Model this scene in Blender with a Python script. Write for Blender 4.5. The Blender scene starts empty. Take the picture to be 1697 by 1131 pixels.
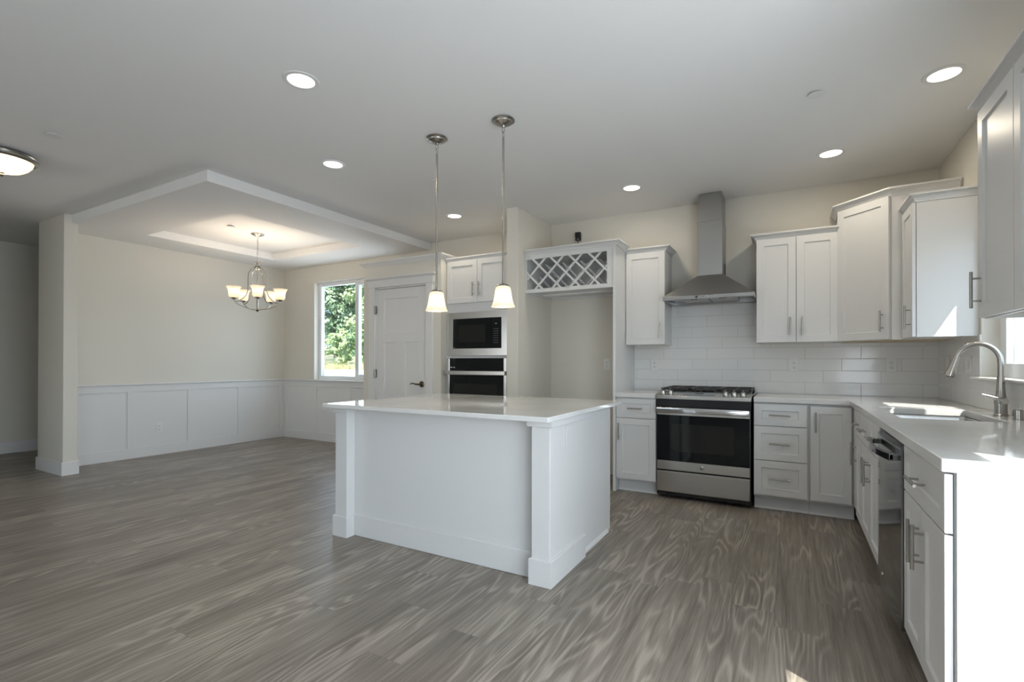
import bpy, bmesh, math, random
from mathutils import Vector, Matrix

random.seed(7)
S = bpy.context.scene
COL = S.collection
R = math.radians
W_PX, H_PX = 1697, 1131

# ------------------------------------------------------------------ camera
CAM = Vector((-1.0333, -5.1045, 1.1959))
YAW, PITCH, ROLL, F_PX = R(29.434), R(0.2456), R(0.08), 818.4
cd = bpy.data.cameras.new('camera')
cd.sensor_width = 36.0
cd.lens = F_PX / W_PX * 36.0
cd.shift_y = 31.5 / W_PX
cd.clip_start = 0.02
cd.clip_end = 400
cam = bpy.data.objects.new('camera', cd)
COL.objects.link(cam)
_f = Vector((-math.sin(YAW) * math.cos(PITCH), math.cos(YAW) * math.cos(PITCH), math.sin(PITCH)))
_r = Vector((math.cos(YAW), math.sin(YAW), 0))
_u = _r.cross(_f)
_r2 = _r * math.cos(ROLL) + _u * math.sin(ROLL)
_u2 = -_r * math.sin(ROLL) + _u * math.cos(ROLL)
cam.matrix_world = Matrix((( _r2.x, _u2.x, -_f.x, CAM.x), (_r2.y, _u2.y, -_f.y, CAM.y), (_r2.z, _u2.z, -_f.z, CAM.z), (0, 0, 0, 1)))
S.camera = cam

# ------------------------------------------------------------------ view, world, sun, daylight, added fill
S.view_settings.view_transform = 'Standard'
S.view_settings.look = 'None'
S.view_settings.exposure = -0.08
S.view_settings.gamma = 1.0
S.view_settings.use_curve_mapping = False
S.cycles.use_denoising = True
S.cycles.use_light_tree = False
S.cycles.max_bounces = 10
S.cycles.diffuse_bounces = 6
S.cycles.glossy_bounces = 5
S.cycles.transmission_bounces = 8
S.cycles.transparent_max_bounces = 12
S.cycles.sample_clamp_indirect = 8.0
S.cycles.blur_glossy = 0.6
S.cycles.caustics_reflective = False
S.cycles.caustics_refractive = False

wd = bpy.data.worlds.new('sky')
S.world = wd
wd.use_nodes = True
wn = wd.node_tree
wn.nodes.clear()
wo = wn.nodes.new('ShaderNodeOutputWorld')
wb = wn.nodes.new('ShaderNodeBackground')
sky = wn.nodes.new('ShaderNodeTexSky')
sky.sky_type = 'HOSEK_WILKIE'
sky.sun_direction = Vector((1, -.70, 1.79)).normalized()
sky.turbidity = 6.0
sky.ground_albedo = 0.4
wb.inputs['Strength'].default_value = 13.0
wn.links.new(sky.outputs[0], wb.inputs['Color'])
wn.links.new(wb.outputs[0], wo.inputs['Surface'])

def light(name, kind, energy, color, loc, direction=None, parent=None, **kw):
    d = bpy.data.lights.new(name, kind)
    d.energy = energy
    d.color = color
    for k, v in kw.items():
        setattr(d, k, v)
    o = bpy.data.objects.new(name, d)
    COL.objects.link(o)
    o.location = loc
    if direction is not None:
        o.rotation_euler = Vector(direction).to_track_quat('-Z', 'Y').to_euler()
    if parent is not None:
        o.parent = parent
    return o

SUN_DIR = Vector((-1, .70, -1.79)).normalized()
light('sun', 'SUN', 15.0, (1.0, .96, .90), (3, -6, 6), SUN_DIR, angle=R(.53))
COOL = (.85, .925, 1.0)
NEUT = (.95, .97, 1.0)
light('fill_rear', 'AREA', 36, (1, .95, .88), (-6.5, -8.95, 1.45), (.15, 1, .45), shape='RECTANGLE', size=2.9, size_y=1.85)  # added room fill from behind the camera; its window is only assumed
light('fill_side', 'AREA', 22, COOL, (-.02, -7.3, 1.3), (-1, .35, .4), shape='RECTANGLE', size=2.5, size_y=1.7)  # added side fill, spreads light beyond the patio door; no known window
light('daylight_patio_door', 'AREA', 86, COOL, (-.02, -4.32, 1.08), (-1, .25, .35), shape='RECTANGLE', size=2.0, size_y=1.7)
light('daylight_sink_window', 'AREA', 3.5, COOL, (.26, -1.57, 1.6), (-1, -.35, .1), shape='RECTANGLE', size=.98, size_y=1.0)
light('daylight_dining_window', 'AREA', 16, COOL, (-6.57, .26, 1.67), (0, -1, .2), shape='RECTANGLE', size=1.5, size_y=1.35)

# ------------------------------------------------------------------ materials
def mat(name, color=(.8, .8, .8), rough=.5, metal=0.0, **kw):
    m = bpy.data.materials.new(name)
    m.use_nodes = True
    b = m.node_tree.nodes['Principled BSDF']
    b.inputs['Base Color'].default_value = (*color, 1)
    b.inputs['Roughness'].default_value = rough
    b.inputs['Metallic'].default_value = metal
    for k, v in kw.items():
        b.inputs[k.replace('_', ' ')].default_value = v
    return m

def N(m, t, **kw):
    n = m.node_tree.nodes.new(t)
    for k, v in kw.items():
        setattr(n, k, v)
    return n

def lk(m, a, b):
    m.node_tree.links.new(a, b)

def math_node(m, op, a, b=None, c=None):
    n = N(m, 'ShaderNodeMath', operation=op)
    for i, v in enumerate((a, b, c)):
        if v is None:
            continue
        if isinstance(v, (int, float)):
            n.inputs[i].default_value = v
        else:
            lk(m, v, n.inputs[i])
    return n.outputs[0]

def noise_bump(m, scale, strength, dist=.002, detail=3):
    b = m.node_tree.nodes['Principled BSDF']
    tc = N(m, 'ShaderNodeTexCoord')
    nz = N(m, 'ShaderNodeTexNoise')
    nz.inputs['Scale'].default_value = scale
    nz.inputs['Detail'].default_value = detail
    bp = N(m, 'ShaderNodeBump')
    bp.inputs['Strength'].default_value = strength
    bp.inputs['Distance'].default_value = dist
    lk(m, tc.outputs['Object'], nz.inputs['Vector'])
    lk(m, nz.outputs[0], bp.inputs['Height'])
    lk(m, bp.outputs[0], b.inputs['Normal'])
    return m

def noise_color(m, scale, c0, c1, lo=.35, hi=.65, stretch=(1, 1, 1), detail=4):
    b = m.node_tree.nodes['Principled BSDF']
    tc = N(m, 'ShaderNodeTexCoord')
    mp = N(m, 'ShaderNodeMapping')
    mp.inputs['Scale'].default_value = stretch
    nz = N(m, 'ShaderNodeTexNoise')
    nz.inputs['Scale'].default_value = scale
    nz.inputs['Detail'].default_value = detail
    cr = N(m, 'ShaderNodeValToRGB')
    cr.color_ramp.elements[0].position = lo
    cr.color_ramp.elements[1].position = hi
    cr.color_ramp.elements[0].color = (*c0, 1)
    cr.color_ramp.elements[1].color = (*c1, 1)
    lk(m, tc.outputs['Object'], mp.inputs[0])
    lk(m, mp.outputs[0], nz.inputs['Vector'])
    lk(m, nz.outputs[0], cr.inputs[0])
    lk(m, cr.outputs[0], b.inputs['Base Color'])
    return m

PAINT = noise_bump(mat('wall_paint', (.68, .652, .585), .75), 220, .08)
CEIL = noise_bump(mat('ceiling_paint', (.78, .775, .765), .8), 180, .10)
TRIM = mat('white_trim_paint', (.71, .705, .695), .38)
CAB = mat('white_cabinet_lacquer', (.65, .65, .645), .32)
WOODB = noise_color(mat('pale_wood_underside', rough=.6), 14, (.50, .40, .27), (.60, .50, .36), stretch=(1, 8, 1))
QUARTZ = noise_color(mat('white_quartz', rough=.07), 3.2, (.63, .625, .615), (.69, .687, .678), .30, .62)
PLATE = mat('outlet_plastic', (.75, .75, .74), .4)
DARK = mat('dark_slot', (.03, .03, .03), .5)
BLACK = mat('black_enamel', (.012, .012, .013), .25)
IRON = mat('cast_iron', (.02, .02, .022), .45)
BGLASS = mat('black_glass', (.006, .008, .009), .03, Specular_IOR_Level=.30)
BWIN = mat('oven_window_glass', (.016, .017, .016), .05, Specular_IOR_Level=.30)
GREYMARK = mat('grey_print', (.30, .31, .32), .5)
WHITEMARK = mat('white_print', (.8, .8, .8), .5)
LCD = mat('display_glass', (.18, .21, .23), .08)

def steel(name, color, rough, stretch, aniso=.5):
    m = mat(name, color, rough, 1.0)
    b = m.node_tree.nodes['Principled BSDF']
    b.inputs['Anisotropic'].default_value = aniso
    tc = N(m, 'ShaderNodeTexCoord')
    mp = N(m, 'ShaderNodeMapping')
    mp.inputs['Scale'].default_value = stretch
    nz = N(m, 'ShaderNodeTexNoise')
    nz.inputs['Scale'].default_value = 3
    nz.inputs['Detail'].default_value = 5
    mr = N(m, 'ShaderNodeMapRange')
    mr.inputs[3].default_value = rough * .8
    mr.inputs[4].default_value = rough * 1.25
    lk(m, tc.outputs['Object'], mp.inputs[0])
    lk(m, mp.outputs[0], nz.inputs['Vector'])
    lk(m, nz.outputs[0], mr.inputs[0])
    lk(m, mr.outputs[0], b.inputs['Roughness'])
    return m

STEEL = steel('brushed_stainless', (.60, .59, .57), .22, (2, 2, 160))
STEELD = steel('dark_stainless', (.26, .27, .28), .09, (2, 2, 160))
STEELH = steel('hood_stainless', (.37, .37, .365), .30, (160, 160, 2))
SINKM = steel('sink_stainless', (.55, .56, .56), .22, (4, 90, 4))
NICKEL = mat('brushed_nickel', (.40, .385, .36), .26, 1.0)
CHROME = mat('polished_steel', (.68, .69, .70), .12, 1.0)
BRONZE = mat('aged_bronze', (.16, .13, .09), .3, 1.0)
VINYL = mat('white_vinyl', (.80, .82, .84), .35)

def emit(name, color, strength):
    m = bpy.data.materials.new(name)
    m.use_nodes = True
    nt = m.node_tree
    nt.nodes.clear()
    e = nt.nodes.new('ShaderNodeEmission')
    e.inputs[0].default_value = (*color, 1)
    e.inputs[1].default_value = strength
    o = nt.nodes.new('ShaderNodeOutputMaterial')
    nt.links.new(e.outputs[0], o.inputs[0])
    return m

LENS = emit('recessed_lens', (1, .93, .80), 3.2)
BULB = emit('warm_bulb', (1, .80, .55), 14)

def shade_mat(name, color, glow, strength):
    """frosted lit glass: diffuse + translucent + a soft glow of its own"""
    m = bpy.data.materials.new(name)
    m.use_nodes = True
    nt = m.node_tree
    nt.nodes.clear()
    o = nt.nodes.new('ShaderNodeOutputMaterial')
    d = nt.nodes.new('ShaderNodeBsdfDiffuse')
    t = nt.nodes.new('ShaderNodeBsdfTranslucent')
    d.inputs[0].default_value = (*color, 1)
    t.inputs[0].default_value = (*color, 1)
    mx = nt.nodes.new('ShaderNodeMixShader')
    mx.inputs[0].default_value = .6
    nt.links.new(d.outputs[0], mx.inputs[1])
    nt.links.new(t.outputs[0], mx.inputs[2])
    e = nt.nodes.new('ShaderNodeEmission')
    e.inputs[0].default_value = (*glow, 1)
    e.inputs[1].default_value = strength
    ad = nt.nodes.new('ShaderNodeAddShader')
    nt.links.new(mx.outputs[0], ad.inputs[0])
    nt.links.new(e.outputs[0], ad.inputs[1])
    nt.links.new(ad.outputs[0], o.inputs[0])
    return m

SHADE = shade_mat('frosted_shade', (.88, .83, .76), (1, .80, .58), .10)
BOWL = shade_mat('alabaster_bowl', (.50, .45, .385), (1, .78, .54), .08)

def glass_mat():
    m = bpy.data.materials.new('window_glass')
    m.use_nodes = True
    nt = m.node_tree
    nt.nodes.clear()
    o = nt.nodes.new('ShaderNodeOutputMaterial')
    t = nt.nodes.new('ShaderNodeBsdfTransparent')
    t.inputs[0].default_value = (.96, .98, .97, 1)
    g = nt.nodes.new('ShaderNodeBsdfGlossy')
    g.inputs['Roughness'].default_value = .02
    fr = nt.nodes.new('ShaderNodeFresnel')
    fr.inputs[0].default_value = 1.35
    mx = nt.nodes.new('ShaderNodeMixShader')
    geo = nt.nodes.new('ShaderNodeNewGeometry')
    ma = nt.nodes.new('ShaderNodeMath')
    ma.operation = 'SUBTRACT'
    ma.use_clamp = True
    nt.links.new(fr.outputs[0], ma.inputs[0])
    nt.links.new(geo.outputs['Backfacing'], ma.inputs[1])
    nt.links.new(ma.outputs[0], mx.inputs[0])
    nt.links.new(t.outputs[0], mx.inputs[1])
    nt.links.new(g.outputs[0], mx.inputs[2])
    nt.links.new(mx.outputs[0], o.inputs[0])
    return m

GLASS = glass_mat()

def tile_mat(name, axis):
    """white 4x16 subway tile laid in a one-third stair offset; axis = horizontal coordinate"""
    m = mat(name, (.74, .74, .73), .09, Specular_IOR_Level=.32)
    b = m.node_tree.nodes['Principled BSDF']
    L, Hh, g = .409, .1046, .0028
    tc = N(m, 'ShaderNodeTexCoord')
    sp = N(m, 'ShaderNodeSeparateXYZ')
    lk(m, tc.outputs['Object'], sp.inputs[0])
    u = sp.outputs[axis]
    z = math_node(m, 'SUBTRACT', sp.outputs['Z'], .915)
    zr = math_node(m, 'DIVIDE', z, Hh)
    row = math_node(m, 'FLOOR', zr)
    zf = math_node(m, 'SUBTRACT', zr, row)
    us = math_node(m, 'ADD', u, 20 * L + 1.877 - L / 3 if axis == 'X' else 20 * L)
    us = math_node(m, 'MULTIPLY_ADD', row, -L / 3, us)
    ur = math_node(m, 'DIVIDE', us, L)
    col = math_node(m, 'FLOOR', ur)
    uf = math_node(m, 'SUBTRACT', ur, col)
    def edge(fr, size):
        d = math_node(m, 'ABSOLUTE', math_node(m, 'SUBTRACT', fr, .5))
        return math_node(m, 'MULTIPLY', math_node(m, 'SUBTRACT', .5, d), size)
    e = math_node(m, 'MINIMUM', edge(zf, Hh), edge(uf, L))
    mr = N(m, 'ShaderNodeMapRange', interpolation_type='SMOOTHSTEP')
    mr.inputs[1].default_value = g * .4
    mr.inputs[2].default_value = g * 1.3
    lk(m, e, mr.inputs[0])
    cmb = N(m, 'ShaderNodeCombineXYZ')
    lk(m, row, cmb.inputs[0])
    lk(m, col, cmb.inputs[1])
    wnz = N(m, 'ShaderNodeTexWhiteNoise')
    lk(m, cmb.outputs[0], wnz.inputs[0])
    tone = N(m, 'ShaderNodeMapRange')
    tone.inputs[3].default_value = .97
    tone.inputs[4].default_value = 1.0
    lk(m, wnz.outputs[0], tone.inputs[0])
    mx = N(m, 'ShaderNodeMix', data_type='RGBA')
    mx.inputs[6].default_value = (.60, .60, .585, 1)
    mx.inputs[7].default_value = (.76, .76, .75, 1)
    lk(m, mr.outputs[0], mx.inputs[0])
    mul = N(m, 'ShaderNodeMix', data_type='RGBA', blend_type='MULTIPLY')
    mul.inputs[0].default_value = 1
    lk(m, mx.outputs[2], mul.inputs[6])
    lk(m, tone.outputs[0], mul.inputs[7])
    lk(m, mul.outputs[2], b.inputs['Base Color'])
    rr = N(m, 'ShaderNodeMapRange')
    rr.inputs[3].default_value = .6
    rr.inputs[4].default_value = .10
    lk(m, mr.outputs[0], rr.inputs[0])
    lk(m, rr.outputs[0], b.inputs['Roughness'])
    wav = N(m, 'ShaderNodeTexNoise')
    wav.inputs['Scale'].default_value = 7
    lk(m, tc.outputs['Object'], wav.inputs['Vector'])
    hh = math_node(m, 'MULTIPLY_ADD', wav.outputs[0], .5, mr.outputs[0])
    bp = N(m, 'ShaderNodeBump')
    bp.inputs['Strength'].default_value = .35
    bp.inputs['Distance'].default_value = .0015
    lk(m, hh, bp.inputs['Height'])
    lk(m, bp.outputs[0], b.inputs['Normal'])
    return m

TILE_X = tile_mat('subway_tile_back', 'X')
TILE_Y = tile_mat('subway_tile_side', 'Y')

def floor_mat():
    m = mat('grey_oak_plank', rough=.4)
    b = m.node_tree.nodes['Principled BSDF']
    PW, PL = .182, 1.22
    tc = N(m, 'ShaderNodeTexCoord')
    sp = N(m, 'ShaderNodeSeparateXYZ')
    lk(m, tc.outputs['Object'], sp.inputs[0])
    xr = math_node(m, 'DIVIDE', math_node(m, 'ADD', sp.outputs['X'], 20.03), PW)
    ix = math_node(m, 'FLOOR', xr)
    xf = math_node(m, 'SUBTRACT', xr, ix)
    w1 = N(m, 'ShaderNodeTexWhiteNoise', noise_dimensions='1D')
    lk(m, ix, w1.inputs['W'])
    yo = math_node(m, 'MULTIPLY_ADD', w1.outputs[0], 5.0, math_node(m, 'ADD', sp.outputs['Y'], 30))
    yr = math_node(m, 'DIVIDE', yo, PL)
    iy = math_node(m, 'FLOOR', yr)
    yf = math_node(m, 'SUBTRACT', yr, iy)
    idv = N(m, 'ShaderNodeCombineXYZ')
    lk(m, ix, idv.inputs[0])
    lk(m, iy, idv.inputs[1])
    wn2 = N(m, 'ShaderNodeTexWhiteNoise')
    lk(m, idv.outputs[0], wn2.inputs[0])
    idz = math_node(m, 'MULTIPLY', wn2.outputs[0], 40)
    def coord(sx, sy):
        c = N(m, 'ShaderNodeCombineXYZ')
        lk(m, math_node(m, 'MULTIPLY', sp.outputs['X'], sx), c.inputs[0])
        lk(m, math_node(m, 'MULTIPLY', sp.outputs['Y'], sy), c.inputs[1])
        lk(m, idz, c.inputs[2])
        return c.outputs[0]
    def nz(vec, detail, rough=.5):
        n = N(m, 'ShaderNodeTexNoise')
        n.inputs['Scale'].default_value = 1
        n.inputs['Detail'].default_value = detail
        n.inputs['Roughness'].default_value = rough
        lk(m, vec, n.inputs['Vector'])
        return n.outputs[0]
    field = nz(coord(5.0, .62), 2.0, .45)
    rings = math_node(m, 'SINE', math_node(m, 'MULTIPLY', field, 110))
    rings = math_node(m, 'MULTIPLY_ADD', rings, .5, .5)
    rings = math_node(m, 'POWER', rings, 2.4)
    patch = nz(coord(5, 1.0), 2)
    fine = nz(coord(170, 4), 4, .65)
    streak = nz(coord(48, 1.6), 3, .6)
    broad = nz(coord(9, 1.2), 3)
    pm = N(m, 'ShaderNodeMapRange', interpolation_type='SMOOTHSTEP')
    pm.inputs[1].default_value = .40
    pm.inputs[2].default_value = .62
    lk(m, patch, pm.inputs[0])
    ringamt = math_node(m, 'MULTIPLY', math_node(m, 'MULTIPLY', rings, pm.outputs[0]), .26)
    v = math_node(m, 'MULTIPLY_ADD', fine, .50, ringamt)
    v = math_node(m, 'MULTIPLY_ADD', streak, .5, v)
    v = math_node(m, 'MULTIPLY_ADD', broad, .32, v)
    v = math_node(m, 'MULTIPLY_ADD', wn2.outputs[0], .10, v)
    cr = N(m, 'ShaderNodeValToRGB')
    els = cr.color_ramp.elements
    els[0].position = .50
    els[0].color = (.108, .090, .074, 1)
    els[1].position = .96
    els[1].color = (.35, .308, .262, 1)
    e = els.new(.72)
    e.color = (.205, .177, .149, 1)
    lk(m, v, cr.inputs[0])
    def seam(fr, size):
        d = math_node(m, 'ABSOLUTE', math_node(m, 'SUBTRACT', fr, .5))
        return math_node(m, 'MULTIPLY', math_node(m, 'SUBTRACT', .5, d), size)
    sd = math_node(m, 'MINIMUM', seam(xf, PW), seam(yf, PL))
    sm = N(m, 'ShaderNodeMapRange', interpolation_type='SMOOTHSTEP')
    sm.inputs[1].default_value = .0003
    sm.inputs[2].default_value = .0016
    sm.inputs[3].default_value = .75
    lk(m, sd, sm.inputs[0])
    mul = N(m, 'ShaderNodeMix', data_type='RGBA', blend_type='MULTIPLY')
    mul.inputs[0].default_value = 1
    lk(m, cr.outputs[0], mul.inputs[6])
    lk(m, sm.outputs[0], mul.inputs[7])
    lk(m, mul.outputs[2], b.inputs['Base Color'])
    rr = N(m, 'ShaderNodeMapRange')
    rr.inputs[3].default_value = .46
    rr.inputs[4].default_value = .34
    lk(m, v, rr.inputs[0])
    lk(m, rr.outputs[0], b.inputs['Roughness'])
    bp = N(m, 'ShaderNodeBump')
    bp.inputs['Strength'].default_value = .22
    bp.inputs['Distance'].default_value = .001
    lk(m, math_node(m, 'MULTIPLY', v, sm.outputs[0]), bp.inputs['Height'])
    lk(m, bp.outputs[0], b.inputs['Normal'])
    return m

FLOOR = floor_mat()
GRAVEL = noise_color(mat('pale_gravel', rough=.9), 9, (.42, .41, .40), (.56, .55, .53))
GRASS = noise_color(mat('dry_grass', rough=.9), 3, (.30, .27, .14), (.42, .40, .22))
BARK = noise_color(mat('bark', rough=.9), 20, (.10, .075, .055), (.20, .16, .12))

def leaf_mat(name, c0, c1):
    m = noise_color(mat(name, rough=.55), .9, c0, c1)
    return m

LEAFS = [leaf_mat('dark_leaf', (.11, .19, .10), (.26, .36, .22)),
         leaf_mat('mid_leaf', (.17, .28, .12), (.34, .46, .24)),
         leaf_mat('light_leaf', (.28, .40, .16), (.50, .60, .32))]

# ------------------------------------------------------------------ mesh builder
class MB:
    def __init__(self):
        self.bm = bmesh.new()
        self.M = Matrix.Identity(4)

    def v(self, p):
        return self.bm.verts.new(self.M @ Vector(p))

    def poly(self, pts):
        return self.bm.faces.new([self.v(p) for p in pts])

    def box(self, x0, x1, y0, y1, z0, z1, bev=0.0, seg=1):
        x0, x1 = min(x0, x1), max(x0, x1)
        y0, y1 = min(y0, y1), max(y0, y1)
        z0, z1 = min(z0, z1), max(z0, z1)
        vs = [self.v(p) for p in ((x0, y0, z0), (x1, y0, z0), (x1, y1, z0), (x0, y1, z0), (x0, y0, z1), (x1, y0, z1), (x1, y1, z1), (x0, y1, z1))]
        fs = [self.bm.faces.new([vs[i] for i in q]) for q in ((3, 2, 1, 0), (4, 5, 6, 7), (0, 1, 5, 4), (1, 2, 6, 5), (2, 3, 7, 6), (3, 0, 4, 7))]
        if bev > 0:
            es = list({e for f in fs for e in f.edges})
            bmesh.ops.bevel(self.bm, geom=es, offset=bev, segments=seg, affect='EDGES', profile=.5)
        return self

    def ring(self, pts):
        return [self.v(p) for p in pts]

    def bridge(self, a, b, close=True):
        n = len(a)
        for i in range(n if close else n - 1):
            j = (i + 1) % n
            self.bm.faces.new((a[i], a[j], b[j], b[i]))

    def lathe(self, prof, c=(0, 0, 0), seg=24, axis='Z', cap0=True, cap1=True, d=None):
        """prof: list of (radius, height) along the axis from point c"""
        c = Vector(c)
        if d is not None:
            q = Vector(d).normalized().to_track_quat('Z', 'Y')
        elif axis == 'Z':
            q = Vector((0, 0, 1)).to_track_quat('Z', 'Y')
        elif axis == 'Y':
            q = Vector((0, 1, 0)).to_track_quat('Z', 'Y')
        else:
            q = Vector((1, 0, 0)).to_track_quat('Z', 'Y')
        rings = []
        for r, h in prof:
            rr = max(r, 1e-5)
            rings.append(self.ring([c + q @ Vector((rr * math.cos(2 * math.pi * i / seg), rr * math.sin(2 * math.pi * i / seg), h)) for i in range(seg)]))
        for a, b in zip(rings, rings[1:]):
            self.bridge(a, b)
        if cap0:
            self.bm.faces.new(list(reversed(rings[0])))
        if cap1:
            self.bm.faces.new(rings[-1])
        return self

    def cyl(self, a, b, r, seg=12, r2=None):
        a, b = Vector(a), Vector(b)
        return self.lathe([(r, 0), (r if r2 is None else r2, (b - a).length)], a, seg, d=b - a)

    def tube(self, pts, r, seg=10, closed=False):
        pts = [Vector(p) for p in pts]
        n = len(pts)
        rad = r if isinstance(r, (list, tuple)) else [r] * n
        rings = []
        t0 = None
        for i, p in enumerate(pts):
            a = pts[i - 1] if (i > 0 or closed) else p
            b = pts[(i + 1) % n] if (i < n - 1 or closed) else p
            t = (b - a).normalized()
            if t0 is None:
                up = Vector((0, 0, 1)) if abs(t.z) < .9 else Vector((1, 0, 0))
                s = t.cross(up).normalized()
            else:
                s = (s - t * s.dot(t)).normalized()
            t0 = t
            w = t.cross(s)
            rings.append(self.ring([p + (s * math.cos(2 * math.pi * k / seg) + w * math.sin(2 * math.pi * k / seg)) * rad[i] for k in range(seg)]))
        for a, b in zip(rings, rings[1:]):
            self.bridge(a, b)
        if closed:
            self.bridge(rings[-1], rings[0])
        else:
            self.bm.faces.new(list(reversed(rings[0])))
            self.bm.faces.new(rings[-1])
        return self

    def prism(self, poly, z0, z1):
        a = self.ring([(x, y, z0) for x, y in poly])
        b = self.ring([(x, y, z1) for x, y in poly])
        self.bridge(a, b)
        self.bm.faces.new(list(reversed(a)))
        self.bm.faces.new(b)
        return self

    def sweep(self, path, prof, z=0.0):
        """sweep a closed (out, up) profile along a 2D path, outward is to the right of travel"""
        P = [Vector(p) for p in path]
        rings = []
        for i, p in enumerate(P):
            din = (P[i] - P[i - 1]).normalized() if i > 0 else None
            dout = (P[i + 1] - P[i]).normalized() if i < len(P) - 1 else None
            n1 = Vector((din.y, -din.x)) if din else None
            n2 = Vector((dout.y, -dout.x)) if dout else None
            if n1 and n2:
                m = (n1 + n2) / (1 + n1.dot(n2))
            else:
                m = n1 or n2
            rings.append(self.ring([(p.x + m.x * o, p.y + m.y * o, z + h) for o, h in prof]))
        for a, b in zip(rings, rings[1:]):
            self.bridge(a, b)
        self.bm.faces.new(list(reversed(rings[0])))
        self.bm.faces.new(rings[-1])
        return self

    def shaker(self, x0, x1, z0, z1, y=0.0, t=.020, rail=.057, rec=.009):
        """framed door or drawer front with a recessed flat panel, front at y - t"""
        f, c = y - t, .0015
        def rect(d, yy):
            return self.ring([(x0 + d, yy, z0 + d), (x1 - d, yy, z0 + d), (x1 - d, yy, z1 - d), (x0 + d, yy, z1 - d)])
        back = rect(0, y)
        side = rect(0, f + c)
        fo = rect(c, f)
        fi = rect(rail, f)
        ri = rect(rail + .004, f + rec)
        self.bridge(back, side)
        self.bridge(side, fo)
        self.bridge(fo, fi)
        self.bridge(fi, ri)
        self.bm.faces.new(ri)
        self.bm.faces.new(list(reversed(back)))
        return self

    def pull(self, x, z, length=.155, vertical=True, y=-.020, r=.006, off=.032):
        h = length / 2
        p = h * .62
        yy = y - off
        if vertical:
            self.cyl((x, yy, z - h), (x, yy, z + h), r, 12)
            for s in (-1, 1):
                self.cyl((x, y + .001, z + s * p), (x, yy, z + s * p), r * .72, 10)
        else:
            self.cyl((x - h, yy, z), (x + h, yy, z), r, 12)
            for s in (-1, 1):
                self.cyl((x + s * p, y + .001, z), (x + s * p, yy, z), r * .72, 10)
        return self

    def cells(self, us, vs, w0, w1, solid, plane='XY'):
        """grid slab with holes: us, vs breaks; solid(i, j); thickness w0..w1 on the third axis"""
        def P(u, v, w):
            return {'XY': (u, v, w), 'XZ': (u, w, v), 'YZ': (w, u, v)}[plane]
        cache = {}
        def V(i, j, k):
            if (i, j, k) not in cache:
                cache[(i, j, k)] = self.v(P(us[i], vs[j], (w0, w1)[k]))
            return cache[(i, j, k)]
        nu, nv = len(us) - 1, len(vs) - 1
        ok = lambda i, j: 0 <= i < nu and 0 <= j < nv and solid(i, j)
        for i in range(nu):
            for j in range(nv):
                if not ok(i, j):
                    continue
                self.bm.faces.new((V(i, j, 1), V(i + 1, j, 1), V(i + 1, j + 1, 1), V(i, j + 1, 1)))
                self.bm.faces.new((V(i, j, 0), V(i, j + 1, 0), V(i + 1, j + 1, 0), V(i + 1, j, 0)))
                if not ok(i - 1, j):
                    self.bm.faces.new((V(i, j, 0), V(i, j, 1), V(i, j + 1, 1), V(i, j + 1, 0)))
                if not ok(i + 1, j):
                    self.bm.faces.new((V(i + 1, j, 0), V(i + 1, j + 1, 0), V(i + 1, j + 1, 1), V(i + 1, j, 1)))
                if not ok(i, j - 1):
                    self.bm.faces.new((V(i, j, 0), V(i + 1, j, 0), V(i + 1, j, 1), V(i, j, 1)))
                if not ok(i, j + 1):
                    self.bm.faces.new((V(i, j + 1, 0), V(i, j + 1, 1), V(i + 1, j + 1, 1), V(i + 1, j + 1, 0)))
        return self

    def mesh(self, name):
        bmesh.ops.recalc_face_normals(self.bm, faces=self.bm.faces)
        me = bpy.data.meshes.new(name)
        self.bm.to_mesh(me)
        self.bm.free()
        me.polygons.foreach_set('use_smooth', [True] * len(me.polygons))
        me.set_sharp_from_angle(angle=R(35))
        return me

def build(name, mb, m, parent=None, loc=None, bevel=0.0):
    me = mb.mesh(name)
    me.materials.append(m)
    o = bpy.data.objects.new(name, me)
    COL.objects.link(o)
    if parent is not None:
        o.parent = parent
    if loc is not None:
        o.location = loc
    if bevel:
        md = o.modifiers.new('edge', 'BEVEL')
        md.width = bevel
        md.segments = 2
        md.limit_method = 'ANGLE'
        md.angle_limit = R(40)
    return o

def tag(o, label, cat=None, group=None, kind=None):
    o['label'] = label
    if cat:
        o['category'] = cat
    if group:
        o['group'] = group
    if kind:
        o['kind'] = kind
    return o

def thing(name, label, cat, loc=(0, 0, 0), rz=0.0, group=None, kind=None):
    o = bpy.data.objects.new(name, None)
    o.empty_display_size = .05
    COL.objects.link(o)
    o.location = loc
    o.rotation_euler = (0, 0, rz)
    return tag(o, label, cat, group, kind)

def struct(name, mb, m, label, cat, bevel=0.0, loc=None):
    return tag(build(name, mb, m, bevel=bevel, loc=loc), label, cat, kind='structure')

def dup(root, loc, rz=None, label=None):
    r = root.copy()
    COL.objects.link(r)
    r.location = loc
    if rz is not None:
        r.rotation_euler = (0, 0, rz)
    if label:
        r['label'] = label
    def rec(src, dst):
        for ch in src.children:
            c = ch.copy()
            COL.objects.link(c)
            c.parent = dst
            rec(ch, c)
    rec(root, r)
    return r

# ------------------------------------------------------------------ the room
H = 2.752
SOF = 2.660
XL, YR = -9.905, -9.0           # hall wall, rear wall
DX = -8.12                      # dining side wall
SXR, SYF = -5.142, -2.845       # dropped dining ceiling: right and front faces
T = .15

mb = MB(); mb.box(XL - T, T, YR - T, T, -.05, 0)
struct('floor', mb, FLOOR, 'grey-brown oak look plank floor running through the whole room', 'floor')
mb = MB(); mb.box(XL - T, T, YR - T, T, H, H + .12)
struct('ceiling', mb, CEIL, 'flat pale grey ceiling over kitchen and hall', 'ceiling')

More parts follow.
